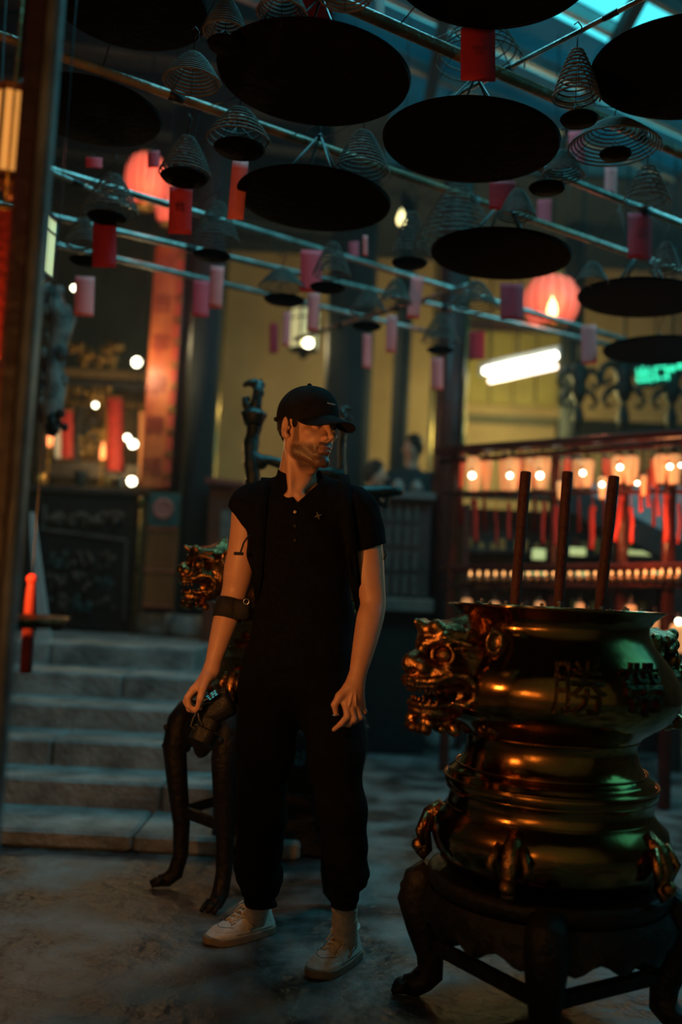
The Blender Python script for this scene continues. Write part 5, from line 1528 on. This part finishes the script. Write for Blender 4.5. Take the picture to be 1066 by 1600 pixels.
# bulbs in the hall
for (px, py, Y, r, lab, z1) in ((214, 566, 8.2, .040, 'round white bulb hanging alone left of the orange board', 0), (149, 633, 8.4, .022, 'small white bulb inside the shrine', 0), (208, 694, 8.2, .036, 'right one of the pair of white bulbs by the orange board', 0),
                               (199, 684, 8.3, .026, 'left one of the pair of white bulbs by the orange board', 0), (206, 752, 8.1, .036, 'low white bulb just above the altar table', 0), (116, 450, 7.6, .022, 'small white bulb beside a pale pink tag', 0),
                               (482, 536, 8.6, .042, 'round white bulb of the glass wall lantern above the cap', 0)):
    c = P(px, py, Y); t = thing('light_bulb', lab, 'bulb', tuple(c), group='round white bulbs in the hall')
    b = MB(); b.ball(c, r, 14); b.build('globe', E_bulb, t)
    b = MB(); b.tube([c + Vector((0, 0, r * .8)), c + Vector((0, 0, r * 2.0))], r * .4, 8); b.tube([c + Vector((0, 0, r * 2)), Vector((c.x, c.y, 5.3))], .004, 5); b.build('socket_and_cord', M_wire, t)
c = P(627, 342, 6.4); t = thing('light_bulb', 'yellow candle-shaped bulb between the coils above the cap', 'bulb', tuple(c))
b = MB(); b.lathe([(.008, -.055), (.03, -.03), (.034, 0), (.022, .04), (.004, .075)], 16, Matrix.Translation(c)); b.build('globe', emit('yellow_bulb', (1, .8, .35), 2.2), t)
b = MB(); b.tube([c + Vector((0, 0, .06)), Vector((c.x, c.y, 5.3))], .004, 5); b.build('cord', M_wire, t)

# glass lantern around the wall bulb
def box_lantern(name, label, px, py, Y, w, h, em, fr, n=6, group=None, two=True):
    c = P(px, py, Y); R = w * Y / FPX / 2; H = h * Y / FPX; t = thing(name, label, 'lantern', tuple(c), group=group)
    T = Matrix.Translation((c.x, c.y, c.z - H / 2))
    for i in range(n):
        a0, a1 = 2 * math.pi * (i + .08) / n + .3, 2 * math.pi * (i + .92) / n + .3
        for (u0, u1) in (((.0, .74), (.79, 1.0)) if two else ((.0, 1.0),)):
            b = MB(); V_ = []
            for rr in (R, R * .93): V_ += [(rr * math.cos(a0), rr * math.sin(a0), H * u0), (rr * math.cos(a1), rr * math.sin(a1), H * u0), (rr * math.cos(a1), rr * math.sin(a1), H * u1), (rr * math.cos(a0), rr * math.sin(a0), H * u1)]
            b.add(V_, [(0, 1, 2, 3), (7, 6, 5, 4), (0, 4, 5, 1), (1, 5, 6, 2), (2, 6, 7, 3), (3, 7, 4, 0)], T); b.build('pane', em, t, smooth=False)
        a = 2 * math.pi * i / n + .3; b = MB(); b.tube([T @ Vector((R * math.cos(a), R * math.sin(a), -.04 * H)), T @ Vector((R * math.cos(a), R * math.sin(a), 1.05 * H))], R * .08, 8); b.build('frame_bar', fr, t)
    b = MB()
    for u in ((-.02, .765, 1.02) if two else (-.02, 1.02)): b = MB(); b.lathe([(R * .9, H * u - R * .05), (R * 1.08, H * u - R * .05), (R * 1.08, H * u + R * .05), (R * .9, H * u + R * .05)], n, T @ Matrix.Rotation(.3, 4, 'Z')); b.build('frame_ring', fr, t, smooth=False)
    b = MB(); b.lathe([(R * 1.2, H * 1.05), (R * .9, H * 1.14), (R * .3, H * 1.22), (R * .1, H * 1.3)], n, T @ Matrix.Rotation(.3, 4, 'Z')); b.build('roof', fr, t); b = MB(); b.lathe([(R * .1, -H * .26), (R * .35, -H * .18), (R * .25, -H * .12), (R * .8, -H * .05)], n, T); b.build('finial', fr, t)
    b = MB(); b.tube([T @ Vector((0, 0, H * 1.2)), Vector((c.x, c.y, 5.3))], .005, 6); b.build('chain', M_wire, t)
    return t


box_lantern('glass_lantern', 'milky glass lantern on the ochre wall above the capped man', 476, 516, 8.75, 46, 62, E_cream, M_wire, 6)

# red silk lanterns
def silk(px, py, Y, w, h, label, lamp=True):
    c = P(px, py, Y); R = w * Y / FPX / 2; H = h * Y / FPX / 2
    t = thing('silk_lantern', label, 'lantern', tuple(c), group='red silk lanterns')
    T = Matrix.Translation(c); n = 14
    pr = [(R * .45, -H), (R * .75, -H * .82), (R * .95, -H * .4), (R, 0), (R * .95, H * .4), (R * .75, H * .82), (R * .45, H)]
    b = MB(); b.lathe(pr, 32, T); b.build('silk_shade', E_redl, t)
    for i in range(16):
        a = 2 * math.pi * i / 16; b = MB(); b.tube([T @ Vector((r * 1.012 * math.cos(a), r * 1.012 * math.sin(a), z)) for r, z in pr], .004, 5); b.build('rib', mat('rib_red', (.3, .03, .015), .6), t)
    b = MB(); b.lathe([(R * .3, -H * 1.12), (R * .5, -H * 1.1), (R * .5, -H * .96), (R * .3, -H * .95)], 20, T); b.build('gilt_rim', M_gold, t); b = MB(); b.lathe([(R * .3, H * .95), (R * .5, H * .96), (R * .5, H * 1.1), (R * .3, H * 1.12)], 20, T); b.build('gilt_rim', M_gold, t)
    b = MB(); b.tube([c + Vector((0, 0, H)), Vector((c.x, c.y, 5.3))], .006, 6); b.build('cord', M_wire, t)
    if lamp:
        q = P(px + 1, py + h * .16, Y - R - .06); b = MB(); b.lathe([(.012, -.06), (.030, -.045), (.038, -.005), (.028, .04), (.01, .075), (.003, .10)], 16, Matrix.Translation(q)); b.build('flame_bulb', emit('flame_bulb_glow', (1, .62, .25), 4), t)


silk(862, 472, 6.7, 90, 80, 'round red silk lantern with a flame bulb above the fluorescent lamp')
silk(228, 282, 6.9, 68, 84, 'round red silk lantern at the upper left behind the coils', False)
silk(262, 318, 7.3, 40, 66, 'smaller red silk lantern just right of the upper left one', False)

# green neon sign
t = thing('neon_sign', 'small green glowing neon sign at the right edge below the trays', 'sign', tuple(P(1030, 586, 8.0)))
me = text_mesh('出口', .15, .012); c = P(1020, 586, 8.0); me.transform(Matrix.Translation(c) @ Matrix.Rotation(rad(-9), 4, 'Y') @ Matrix.Rotation(rad(90), 4, 'X')); link('neon_letter', me, E_green, t, smooth=False)
b = MB(); b.box(P(1024, 586, 8.08), (.36, .04, .20), Matrix.Rotation(rad(-9), 4, 'Y'), bev=.01); b.build('sign_box', M_darkw, t, smooth=False)
for q in (P(1051, 576, 7.97), P(1063, 572, 7.97)):
    b = MB(); b.ball(q, .026, 8); b.build('green_lamp', E_green, t)
b = MB(); b.tube([P(1024, 575, 8.08), Vector((P(1024, 575, 8.08).x, 8.08, 5.3))], .006, 6); b.build('suspension_rod', M_wire, t)

# dark carved wall brackets with pendants at the right
for i, (px, py, s) in enumerate(((905, 612, 1.0), (975, 608, 1.15), (1050, 612, 1.1))):
    Y = 8.5; k = Y / FPX * s; c = P(px, py, Y); t = thing('carved_pendant', 'dark carved hanging pendant with scrolls, %s of three above the rack' % ('leftmost', 'middle', 'rightmost')[i], 'ornament', tuple(c), group='dark carved pendants')
    T = Matrix.Translation(c)
    b = MB(); b.lathe([(2 * k, -62 * k), (6 * k, -52 * k), (9 * k, -40 * k), (6 * k, -28 * k), (4 * k, -20 * k), (8 * k, -14 * k), (14 * k, 0), (10 * k, 14 * k), (16 * k, 26 * k), (12 * k, 40 * k), (4 * k, 48 * k)], 16, T); b.build('drop', M_bronze, t)
    for sx in (-1, 1):
        b = MB(); b.tube([T @ Vector((sx * x * k, 0, z * k)) for x, z in ((8, 30), (20, 36), (30, 28), (32, 14), (26, 6), (19, 10), (20, 18))], [5 * k, 6 * k, 5 * k, 4.5 * k, 4 * k, 3 * k, 2 * k], 8)
        b.tube([T @ Vector((sx * x * k, 0, z * k)) for x, z in ((10, 4), (22, -4), (28, -16), (22, -26), (15, -22))], [4 * k, 5 * k, 4 * k, 3 * k, 2 * k], 8); b.build('scroll', M_bronze, t)
    b = MB(); b.tube([T @ Vector((0, 0, 46 * k)), Vector((c.x, c.y, 5.3))], .012, 6); b.build('rod', M_wire, t)

# conduit pipes and wall details
for i, (px, Y, lab) in enumerate(((343, 9.8, 'thin brass-coloured conduit beside the dark column left of the man'), (676, 9.8, 'thin brass-coloured conduit left of the dark red column'), (727, 9.0, 'thin orange-lit conduit just right of the dark red column'))):
    p = P(px, 600, Y); t = MB(); t.tube([(p.x, Y, 0), (p.x, Y, 2), (p.x, Y, 5.29)], .022, 10); tag(t.build('conduit', mat('brassy_conduit', (.42, .33, .13), .25, .9), None), lab, 'pipe')
b = MB(); A, C = P(722, 642, 10.9), P(870, 648, 10.9)
for (x0, y0, x1, y1, mt, nm) in ((722, 652, 882, 652, mat('wall_rail_paint', (.20, .17, .09), .6), 'trim_1'), (870, 672, 1110, 672, M_darkw, 'trim_2'), (720, 505, 880, 505, M_redw, 'trim_3')):
    A, C = P(x0, y0, 11.4), P(x1, y1, 11.4); b = MB(); b.box(((A.x + C.x) / 2, 11.44, A.z), (C.x - A.x, .08, .10 if nm != 'trim_2' else .30), bev=.01); struct(nm, b, mt)
b = MB(); A = P(735, 505, 11.3); C = P(876, 640, 11.3)
t = thing('tube_lit_wall', 'yellow panels coloured as lamp light on the wall behind the fluorescent lamp', 'board', tuple(P(800, 640, 11.3)))
for i in range(4):
    x0 = A.x + (C.x - A.x) * i / 4; b = MB(); b.box((x0 + (C.x - A.x) / 8, 11.44, (A.z + C.z) / 2), ((C.x - A.x) / 4 - .02, .06, A.z - C.z - .1), bev=.01); b.build('panel', mat('tube_lit_ochre', (.42, .33, .08), .7, 0, (.34, .26, .06), 3), t, smooth=False)  # panels carry the tube's yellow light on the wall as colour

# ---------------------------------------------------------------- shrine at the left
def lumps(b, cx, cy, Y, wpx, hpx, n, rpx, seed):
    r_ = random.Random(seed)
    for i in range(n):
        q = P(cx + r_.uniform(-wpx, wpx) / 2, cy + r_.uniform(-hpx, hpx) / 2, Y + r_.uniform(-.04, .04)); rr = r_.uniform(.5, 1) * rpx * Y / FPX
        b.ball(q, rr, 7, sc=(r_.uniform(.7, 1.4), .6, r_.uniform(.7, 1.3)))


sh = thing('shrine_cabinet', 'gilded and dark carved shrine cabinet on the platform behind the altar table', 'shrine', (P(140, 900, 9.0).x, 9.0, .745))
x0, x1 = P(60, 700, 9.0).x, P(240, 700, 9.0).x
zT, zB = P(140, 560, 9.0).z, .745
b = MB(); b.box(((x0 + x1) / 2, 9.6, (zT + zB) / 2), (x1 - x0, .05, zT - zB)); b.build('back_panel', mat('amber_lacquer', (.30, .17, .05), .5, .2, (.16, .08, .02), 4), sh, smooth=False)
for (px, w) in ((62, 14), (118, 7), (163, 9), (236, 10)):
    p = P(px, 700, 9.0); b = MB(); b.box((p.x, 9.1, (zT + zB) / 2), (w * 9 / FPX, .12, zT - zB), bev=.01); b.build('pillar', M_darkw if px != 163 else M_gold, sh, smooth=False)
for (y, h, mt) in ((583, 14, mat('umber_wood', (.12, .08, .03), .5)), (600, 14, M_darkw), (630, 5, M_gold), (735, 26, M_darkw)):
    a = P(60, y, 9.0); z = P(140, y, 9).z; b = MB(); b.box(((x0 + x1) / 2, 9.05, z), (x1 - x0, .16, h * 9 / FPX), bev=.01); b.build('crossbeam', mt, sh, smooth=False)
b = MB(); lumps(b, 155, 555, 8.95, 60, 28, 26, 10, 1); lumps(b, 115, 543, 8.95, 26, 10, 10, 7, 2); b.build('gilt_crest', M_gold, sh)
b = MB(); lumps(b, 140, 612, 8.98, 80, 14, 34, 6, 3); b.build('gilt_frieze', M_gold, sh)
b = MB(); lumps(b, 130, 660, 9.2, 30, 60, 22, 9, 5); b.build('deity_figure', M_darkw, sh)
b = MB(); lumps(b, 150, 690, 9.1, 60, 40, 30, 6, 6); b.build('gilt_offering', M_gold, sh)
E_wall = mat('amber_wall_paper', (.5, .28, .10), .7, 0, (.36, .18, .05), 5)
for i, (px, y0, y1, w, mt, lab) in enumerate(((105, 642, 716, 18, M_redc, 'red cloth banner inside the shrine left of the dark figure'), (180, 622, 735, 24, M_redc, 'long red cloth banner at the right side of the shrine'), (226, 645, 760, 16, mat('peach_cloth', (.55, .25, .12), .8), 'peach cloth strip right of the bulb pair'), (91, 655, 716, 10, M_white, 'narrow white cloth strip at the shrine left'))):
    A, C = P(px, y0, 8.9), P(px, y1, 8.9); W_ = w * 8.9 / FPX; n = 10; V_ = []; F_ = []
    for s in (0, 1):
        for r in range(n + 1):
            for k in range(5): V_.append((A.x + (k - 2) * W_ / 4 + (C.x - A.x) * r / n, 8.9 - .02 * s + .012 * math.sin(k * 1.9 + i), A.z + (C.z - A.z) * r / n))
    m = (n + 1) * 5
    for r in range(n):
        for k in range(4): a = r * 5 + k; F_ += [(a, a + 5, a + 6, a + 1), (m + a, m + a + 1, m + a + 6, m + a + 5)]
    for r in range(n): F_ += [(r * 5, m + r * 5, m + r * 5 + 5, r * 5 + 5), (r * 5 + 4, r * 5 + 9, m + r * 5 + 9, m + r * 5 + 4)]
    b = MB(); b.add(V_, F_); t = thing('cloth_banner', lab, 'banner', tuple(A), group='cloth banners of the shrine'); b.build('cloth', mt, t)
    b = MB(); b.tube([(A.x - W_ * .6, 8.89, A.z + .01), (A.x + W_ * .6, 8.89, A.z + .01)], .012, 8); b.tube([(A.x, 8.95, A.z), (A.x, 9.02, A.z + .02)], .008, 6); b.build('rod', M_gold, t)
for i, (px, y0, y1, w) in enumerate(((77, 660, 698, 10), (160, 690, 718, 8))):
    A, C = P(px, y0, 8.8), P(px, y1, 8.8); H = A.z - C.z; b = MB(); b.lathe([(.02, 0), (w * 8.8 / FPX / 2, H * .35), (w * 8.8 / FPX / 2 * .8, H * .7), (.005, H)], 14, Matrix.Translation(C))
    t = thing('candle_lamp', ('flame-shaped orange candle lamp at the left of the shrine', 'small orange candle lamp inside the shrine')[i], 'lamp', tuple(C), group='shrine candle lamps'); b.build('flame', emit('candle_glow', (1, .30, .10), 1.8), t)
    b = MB(); b.lathe([(.05, -(C.z - .746)), (.05, -(C.z - .78)), (.012, -(C.z - .80)), (.012, -.03), (.03, -.01), (.03, 0)], 14, Matrix.Translation(C)); b.build('holder', M_gold, t)
# altar table
at_ = thing('altar_table', 'dark carved altar table with pale edging on the platform', 'table', (P(140, 980, 8.0).x, 8.0, .745))
x0, x1 = P(38, 870, 8.0).x, P(222, 870, 8.0).x; zt = P(140, 768, 8.0).z
b = MB(); b.box(((x0 + x1) / 2, 8.25, zt), (x1 - x0 + .1, .7, .06), bev=.012); b.build('top', M_darkw, at_, smooth=False)
b = MB(); b.box(((x0 + x1) / 2, 8.2, (zt + .745) / 2 - .02), (x1 - x0 - .03, .5, zt - .745 - .05), bev=.01); b.build('body', M_black, at_, smooth=False)
edge = mat('worn_pale_edge', (.10, .105, .095), .5, 0, (.04, .042, .04), 12)
for (ax, ay, bx, by) in ((62, 826, 198, 844), (198, 844, 194, 968), (70, 790, 68, 826)):
    A, C = P(ax, ay, 7.92), P(bx, by, 7.92); b = MB(); v = C - A; b.box((A + C) / 2, (v.length, .02, .022), v.to_track_quat('X', 'Z').to_matrix().to_4x4(), bev=.004); b.build('edging', edge, at_, smooth=False)
cm = mat('carved_relief', (.035, .03, .025), .45, 0, (.075, .05, .035), 25)
for i in range(7):
    b = MB(); lumps(b, 80 + i * 17, 810, 7.93, 14, 14, 11, 6, 20 + i); b.build('carved_frieze_piece', cm, at_)
for i in range(3):
    for j in range(3):
        b = MB(); lumps(b, 90 + i * 38, 875 + j * 34, 7.93, 30, 24, 10, 6, 40 + i * 3 + j); b.build('carved_panel_piece', cm if (i + j) % 3 else mat('teal_relief', (.02, .06, .055), .5), at_)
# items on the altar table
for i, (px, h, r, mt, lab) in enumerate(((60, .10, .05, M_gold, 'round gilt pot at the left end of the altar table'), (125, .14, .07, M_bronze, 'dark bronze censer on the altar table'), (166, .10, .05, M_gold, 'gilt bowl on the altar table near the low bulb'), (186, .12, .03, M_bronze, 'slim bronze candlestick on the altar table'))):
    p = P(px, 770, 8.1); t = thing('altar_vessel', lab, 'vessel', (p.x, 8.1, zt + .03), group='vessels on the altar table')
    T = Matrix.Translation((p.x, 8.1, zt + .03)); b = MB(); b.lathe([(r * .6, 0), (r * .7, h * .1), (r, h * .45), (r * .8, h * .8), (r * .9, h)], 18, T); b.build('vessel_body', mt, t)
    b = MB(); b.lathe([(r * .5, h), (r * .95, h), (r * .95, h * 1.05), (r * .5, h * 1.05)], 18, T); b.build('lip', mt, t)
p = P(221, 785, 7.75); t = thing('gilt_finial', 'small gilt knob lamp at the right corner of the altar table', 'ornament', tuple(p)); b = MB(); b.ball(p, .035, 10, sc=(.8, .8, 1.5)); b.build('knob', M_gold, t); b = MB(); b.tube([(p.x, p.y, .745), (p.x, p.y, p.z)], .012, 8); b.build('stem', M_gold, t)

# red cabinet piece by the dark column, white leaning board
t = thing('red_cabinet', 'dark red wooden cabinet between the dark column and the man', 'cabinet', (P(336, 980, 7.3).x, 7.3, 0))
a, c = P(322, 880, 7.3), P(392, 880, 7.3); zt2 = P(350, 762, 7.3).z
b = MB(); b.box(((a.x + c.x) / 2, 7.4, zt2 / 2), (c.x - a.x, .3, zt2), bev=.012); b.build('carcase', M_redw, t, smooth=False)
b = MB(); b.box(((a.x + c.x) / 2 + .02, 7.24, P(350, 850, 7.3).z), ((c.x - a.x) * .55, .02, .5), bev=.006); b.build('pale_panel', mat('faded_mural', (.16, .13, .10), .7, 0, (.06, .05, .045), 14), t, smooth=False)
b = MB(); b.box(((a.x + c.x) / 2, 7.36, zt2 + .02), (c.x - a.x + .06, .4, .05), Matrix.Rotation(rad(4), 4, 'Y'), bev=.01); b.build('cornice', mat('rosewood', (.14, .03, .025), .4), t, smooth=False)
t = thing('leaning_board', 'white board leaning beside the foreground post at the stair top', 'board', tuple(P(66, 985, 6.7)))
b = MB(); q = [P(44, 800, 6.5), P(52, 800, 6.5), P(80, 990, 6.5), P(58, 990, 6.5)]; q[2].z = q[3].z = .748; b.add([tuple(x) for x in q] + [(x.x, x.y + .03, x.z) for x in q], [(0, 3, 2, 1), (4, 5, 6, 7), (0, 1, 5, 4), (1, 2, 6, 5), (2, 3, 7, 6), (3, 0, 4, 7)]); b.build('board', M_white, t, smooth=False)

# grey carved figure hanging left
t = thing('carved_phoenix', 'grey carved dragon-like hanging between the foreground post and the shrine', 'carving', tuple(P(85, 560, 5.6)))
b = MB(); r_ = random.Random(9); pts = [P(84, 448, 5.6), P(88, 480, 5.6), P(100, 500, 5.6), P(92, 530, 5.6), P(84, 560, 5.6), P(88, 600, 5.6), P(80, 640, 5.6), P(78, 680, 5.6)]
b.tube(pts, [.03, .06, .07, .06, .05, .06, .07, .03], 12)
for k in range(46):
    u = r_.uniform(0, 6.9); i = int(u); q = pts[i].lerp(pts[i + 1], u - i); b.ball(q + Vector((r_.uniform(-.07, .05), r_.uniform(-.03, .03), 0)), r_.uniform(.02, .042), 7, sc=(1, .7, 1.3))
b.build('carved_body', M_grey, t); b = MB(); b.tube([pts[0], Vector((pts[0].x, pts[0].y, 5.3))], .006, 6); b.build('chain', M_wire, t)
b = MB(); lumps(b, 90, 662, 5.5, 22, 34, 18, 9, 12); b.build('lower_knot', M_black, t)

# ---------------------------------------------------------------- foreground at the left edge
t = thing('foreground_post', 'blurred dark red lacquered post with a grey edge painted as a highlight at the left', 'post', (P(50, 1300, 1.75).x, 1.75, 0))
A0, A1 = P(62, 20, 1.75), P(62, 20, 1.75); xb = P(10, 1250, 1.75).x
top = P(68, 40, 1.75); W1 = .030; xx = P(34, 700, 1.75).x
b = MB(); b.box((xx - .036, 1.78, 1.25), (.05, .05, 2.5), bev=.012); b.build('red_shaft', M_redw, t, smooth=False)
b = MB(); b.box((xx - .003, 1.76, 1.22), (.026, .04, 2.44), bev=.008); b.build('highlight_edge', mat('grey_painted_highlight', (.22, .22, .22), .5, 0, (.06, .05, .05), 6, .3, 30), t, smooth=False)  # grey strip painted for the light on the post's right face
b = MB(); q = P(70, 20, 1.75); b.box((q.x - .15, 1.78, 2.52), (.50, .08, .12), bev=.01); b.build('crossbeam', M_darkw, t, smooth=False)
box_lantern('palace_lantern', 'amber glass palace lantern at the left edge in the foreground', 24, 220, 1.95, 84, 132, E_amb, M_frame, 6, two=False)
box_lantern('palace_lantern', 'milky white glass lantern partly behind the foreground post', 50, 386, 4.2, 70, 90, E_cream, M_darkw, 6)
A, C = P(8, 325, 1.9), P(4, 560, 1.9)
t = thing('cloth_banner', 'bright red cloth banner at the left edge below the amber lantern', 'banner', tuple(A)); b = MB(); v = C - A
b.box((A + C) / 2 - Vector((.012, 0, 0)), (.044, .006, v.length), bev=.002); b.build('cloth', M_redc, t, smooth=False); b = MB(); b.tube([A + Vector((-.04, 0, 0)), A + Vector((.02, 0, 0))], .006, 8); b.tube([A, (A.x, A.y, 2.6)], .003, 5); b.build('rod', M_gold, t)
t = thing('oil_lamp', 'very bright flame lamp cut off by the left edge', 'lamp', tuple(P(-14, 880, 1.75)))
c = P(-2, 885, 1.9); b = MB(); b.lathe([(.008, -.062), (.015, -.05), (.019, -.01), (.017, .03), (.010, .06), (.003, .082)], 14, Matrix.Translation(c)); b.build('flame', E_oil, t)
b = MB(); b.lathe([(.02, -.125), (.13, -.115), (.145, -.095), (.125, -.105), (.012, -.10), (.012, -.07), (.035, -.055), (.036, -.05)], 18, Matrix.Translation(c)); b.tube([(c.x, c.y, 0), (c.x, c.y, c.z - .13)], .014, 10); b.lathe([(.11, 0), (.11, .02), (.03, .04)], 20, Matrix.Translation((c.x, c.y, 0))); b.build('lamp_stand', M_brassd, t)  # dish widened to keep the lamp's light off the floor
A, C = P(50, 905, 2.1), P(40, 1052, 2.1)
t = thing('red_tassel', 'long red tassel hanging in the foreground before the stair top', 'tassel', tuple(A)); b = MB(); b.ball(A, .012, 10); b.build('knot', M_redt, t); b = MB(); b.tube([A, P(52, 880, 2.1), Vector((P(52, 880, 2.1).x, 2.1, 5.3))], .0015, 5); b.build('cord', M_wire, t)
b = MB(); b.tube([A.lerp(C, i / 8) for i in range(9)], [.008, .011, .012, .0125, .013, .013, .0135, .0135, .013], 12); b.build('threads', mat('dark_red_thread', (.16, .008, .005), .8), t)
A = P(8, 655, 2.2); t = thing('paper_slip', 'pale blue paper slip at the left edge', 'paper', tuple(A)); b = MB(); q = [P(-6, 655, 2.2), P(17, 655, 2.2), P(17, 690, 2.2), P(9, 725, 2.2), P(-4, 690, 2.2)]; b.add([tuple(x) for x in q] + [(x.x, x.y + .002, x.z) for x in q], [(4, 3, 2, 1, 0), (5, 6, 7, 8, 9)] + [(i, (i + 1) % 5, (i + 1) % 5 + 5, i + 5) for i in range(5)]); b.build('paper', mat('pale_blue_paper', (.30, .45, .48), .8), t, smooth=False)
b = MB(); b.tube([q[0], q[0] + Vector((-.02, -.02, .06)), (q[0].x - .02, 2.1, 2.5)], .0015, 4); b.build('thread', M_wire, t)

# ---------------------------------------------------------------- visitors far behind
def visitor(px, pyh, Y, label, face):
    Hd = P(px, pyh, Y); t = thing('person', label, 'person', (Hd.x, Y, 0))
    def f(p):
        D = ell(p, Hd, (.075, .095, .115)); D = smin(D, rc(p, Hd + Vector((0, .01, -.06)), Hd + Vector((0, .02, -.2)), .055, .06), .03)
        D = smin(D, rc(p, Hd + Vector((face * .085, -.02, -.02)), Hd + Vector((face * .10, -.02, -.03)), .012, .01), .02)
        D = smin(D, rc(p, Hd + Vector((-.17, .02, -.27)), Hd + Vector((.17, .02, -.27)), .06, .06), .05)
        D = smin(D, ell(p, Hd + Vector((0, .02, -.5)), (.18, .12, .30)), .05)
        for s in (-1, 1):
            D = smin(D, chain(p, [Hd + Vector((s * .19, .02, -.28)), Hd + Vector((s * .24, .02, -.56)), Hd + Vector((s * .20, -.10, -.80))], [.055, .045, .03]), .03)
            D = smin(D, chain(p, [Hd + Vector((s * .09, .02, -.78)), Hd + Vector((s * .10, .02, -1.15)), Vector((Hd.x + s * .11, Y + .02, .06)), Vector((Hd.x + s * .11, Y - .10, .05))], [.095, .065, .045, .04]), .05)
        return D
    V_, F_ = snet(f, (Hd.x - .36, Y - .3, -.01), (Hd.x + .36, Y + .25, Hd.z + .14), .014)
    npmesh('body', V_, F_, M_skin, t)
    def sh_(p):
        D = smin(rc(p, Hd + Vector((-.17, .02, -.27)), Hd + Vector((.17, .02, -.27)), .07, .07), ell(p, Hd + Vector((0, .02, -.5)), (.20, .14, .32)), .05)
        for s in (-1, 1): D = smin(D, chain(p, [Hd + Vector((s * .19, .02, -.28)), Hd + Vector((s * .24, .02, -.54)), Hd + Vector((s * .205, -.09, -.76))], [.068, .06, .05]), .03)
        D = smin(D, rc(p, Hd + Vector((0, .04, -.17)), Hd + Vector((0, .02, -.25)), .066, .09), .03)
        return D
    V_, F_ = snet(sh_, (Hd.x - .36, Y - .3, Hd.z - .95), (Hd.x + .36, Y + .25, Hd.z - .08), .014); npmesh('jacket', V_, F_, mat('dark_teal_jacket', (.012, .020, .022), .8), t)
    def tr_(p):
        D = ell(p, Hd + Vector((0, .02, -.80)), (.17, .13, .14))
        for s in (-1, 1): D = smin(D, chain(p, [Hd + Vector((s * .09, .02, -.8)), Hd + Vector((s * .10, .02, -1.15)), Vector((Hd.x + s * .11, Y + .02, .12))], [.105, .08, .065]), .05)
        return D
    V_, F_ = snet(tr_, (Hd.x - .3, Y - .2, .02), (Hd.x + .3, Y + .25, Hd.z - .62), .014); npmesh('trousers', V_, F_, M_pants, t)
    V_, F_ = snet(lambda p: np.maximum(ell(p, Hd + Vector((-face * .012, .01, .02)), (.088, .108, .115)), (p[0] - f32(Hd.x)) * face - f32(.035) + np.minimum(0, -(p[2] - f32(Hd.z + .05)) ) * 3), (Hd.x - .13, Y - .14, Hd.z - .12), (Hd.x + .13, Y + .14, Hd.z + .15), .009); npmesh('hair', V_, F_, M_hair, t)


visitor(645, 700, 8.3, 'blurred dark-clad visitor in profile between the slim and the red column', -1)
visitor(588, 742, 7.75, 'shorter blurred visitor mostly hidden behind the capped man shoulder', 1)

# ---------------------------------------------------------------- votive lamp rack behind the camera, mirrored in the brass
t = thing('votive_lamp_rack', 'iron rack of many small votive bulbs behind the viewer, seen only mirrored in the brass', 'lamp rack', (-1.75, -.75, 0))
RA = Matrix.Translation((-1.75, -.75, 0)) @ Matrix.Rotation(rad(-38), 4, 'Z')
b = MB()
for z in (.9, 1.0, 1.1, 1.2, 1.3, 1.4, 1.5, 1.6): b.box((0, .02, z - .03), (1.5, .02, .015))
for x in (-.75, 0, .75): b.box((x, .03, .85), (.03, .02, 1.7))
b.v = [tuple(RA @ Vector(v)) for v in b.v]; b.build('frame', M_wire, t, smooth=False)
b = MB()
for i in range(16):
    for j in range(7):
        if random.random() < .86: b.ball(RA @ Vector((-.72 + i * .096 + random.uniform(-.01, .01), -.02 + .04, .93 + j * .1)), .011, 5)
o = b.build('bulb_rows', E_small, t); o['kind'] = 'stuff'

# ---------------------------------------------------------------- thin incense smoke in the hall
mt = bpy.data.materials.new('incense_smoke'); mt.use_nodes = True; nt = mt.node_tree; nt.nodes.remove(nt.nodes['Principled BSDF'])
vs_ = nt.nodes.new('ShaderNodeVolumeScatter'); vs_.inputs['Density'].default_value = .0055; vs_.inputs['Color'].default_value = (.62, .88, .95, 1); vs_.inputs['Anisotropy'].default_value = .35
nt.links.new(vs_.outputs[0], nt.nodes['Material Output'].inputs['Volume'])
b = MB(); b.box((.2, 7.6, 2.6), (8.5, 7.6, 5.1)); o = b.build('incense_smoke', mt, None, smooth=False); tag(o, 'thin incense smoke hanging in the hall behind the man', 'smoke', kind='stuff')
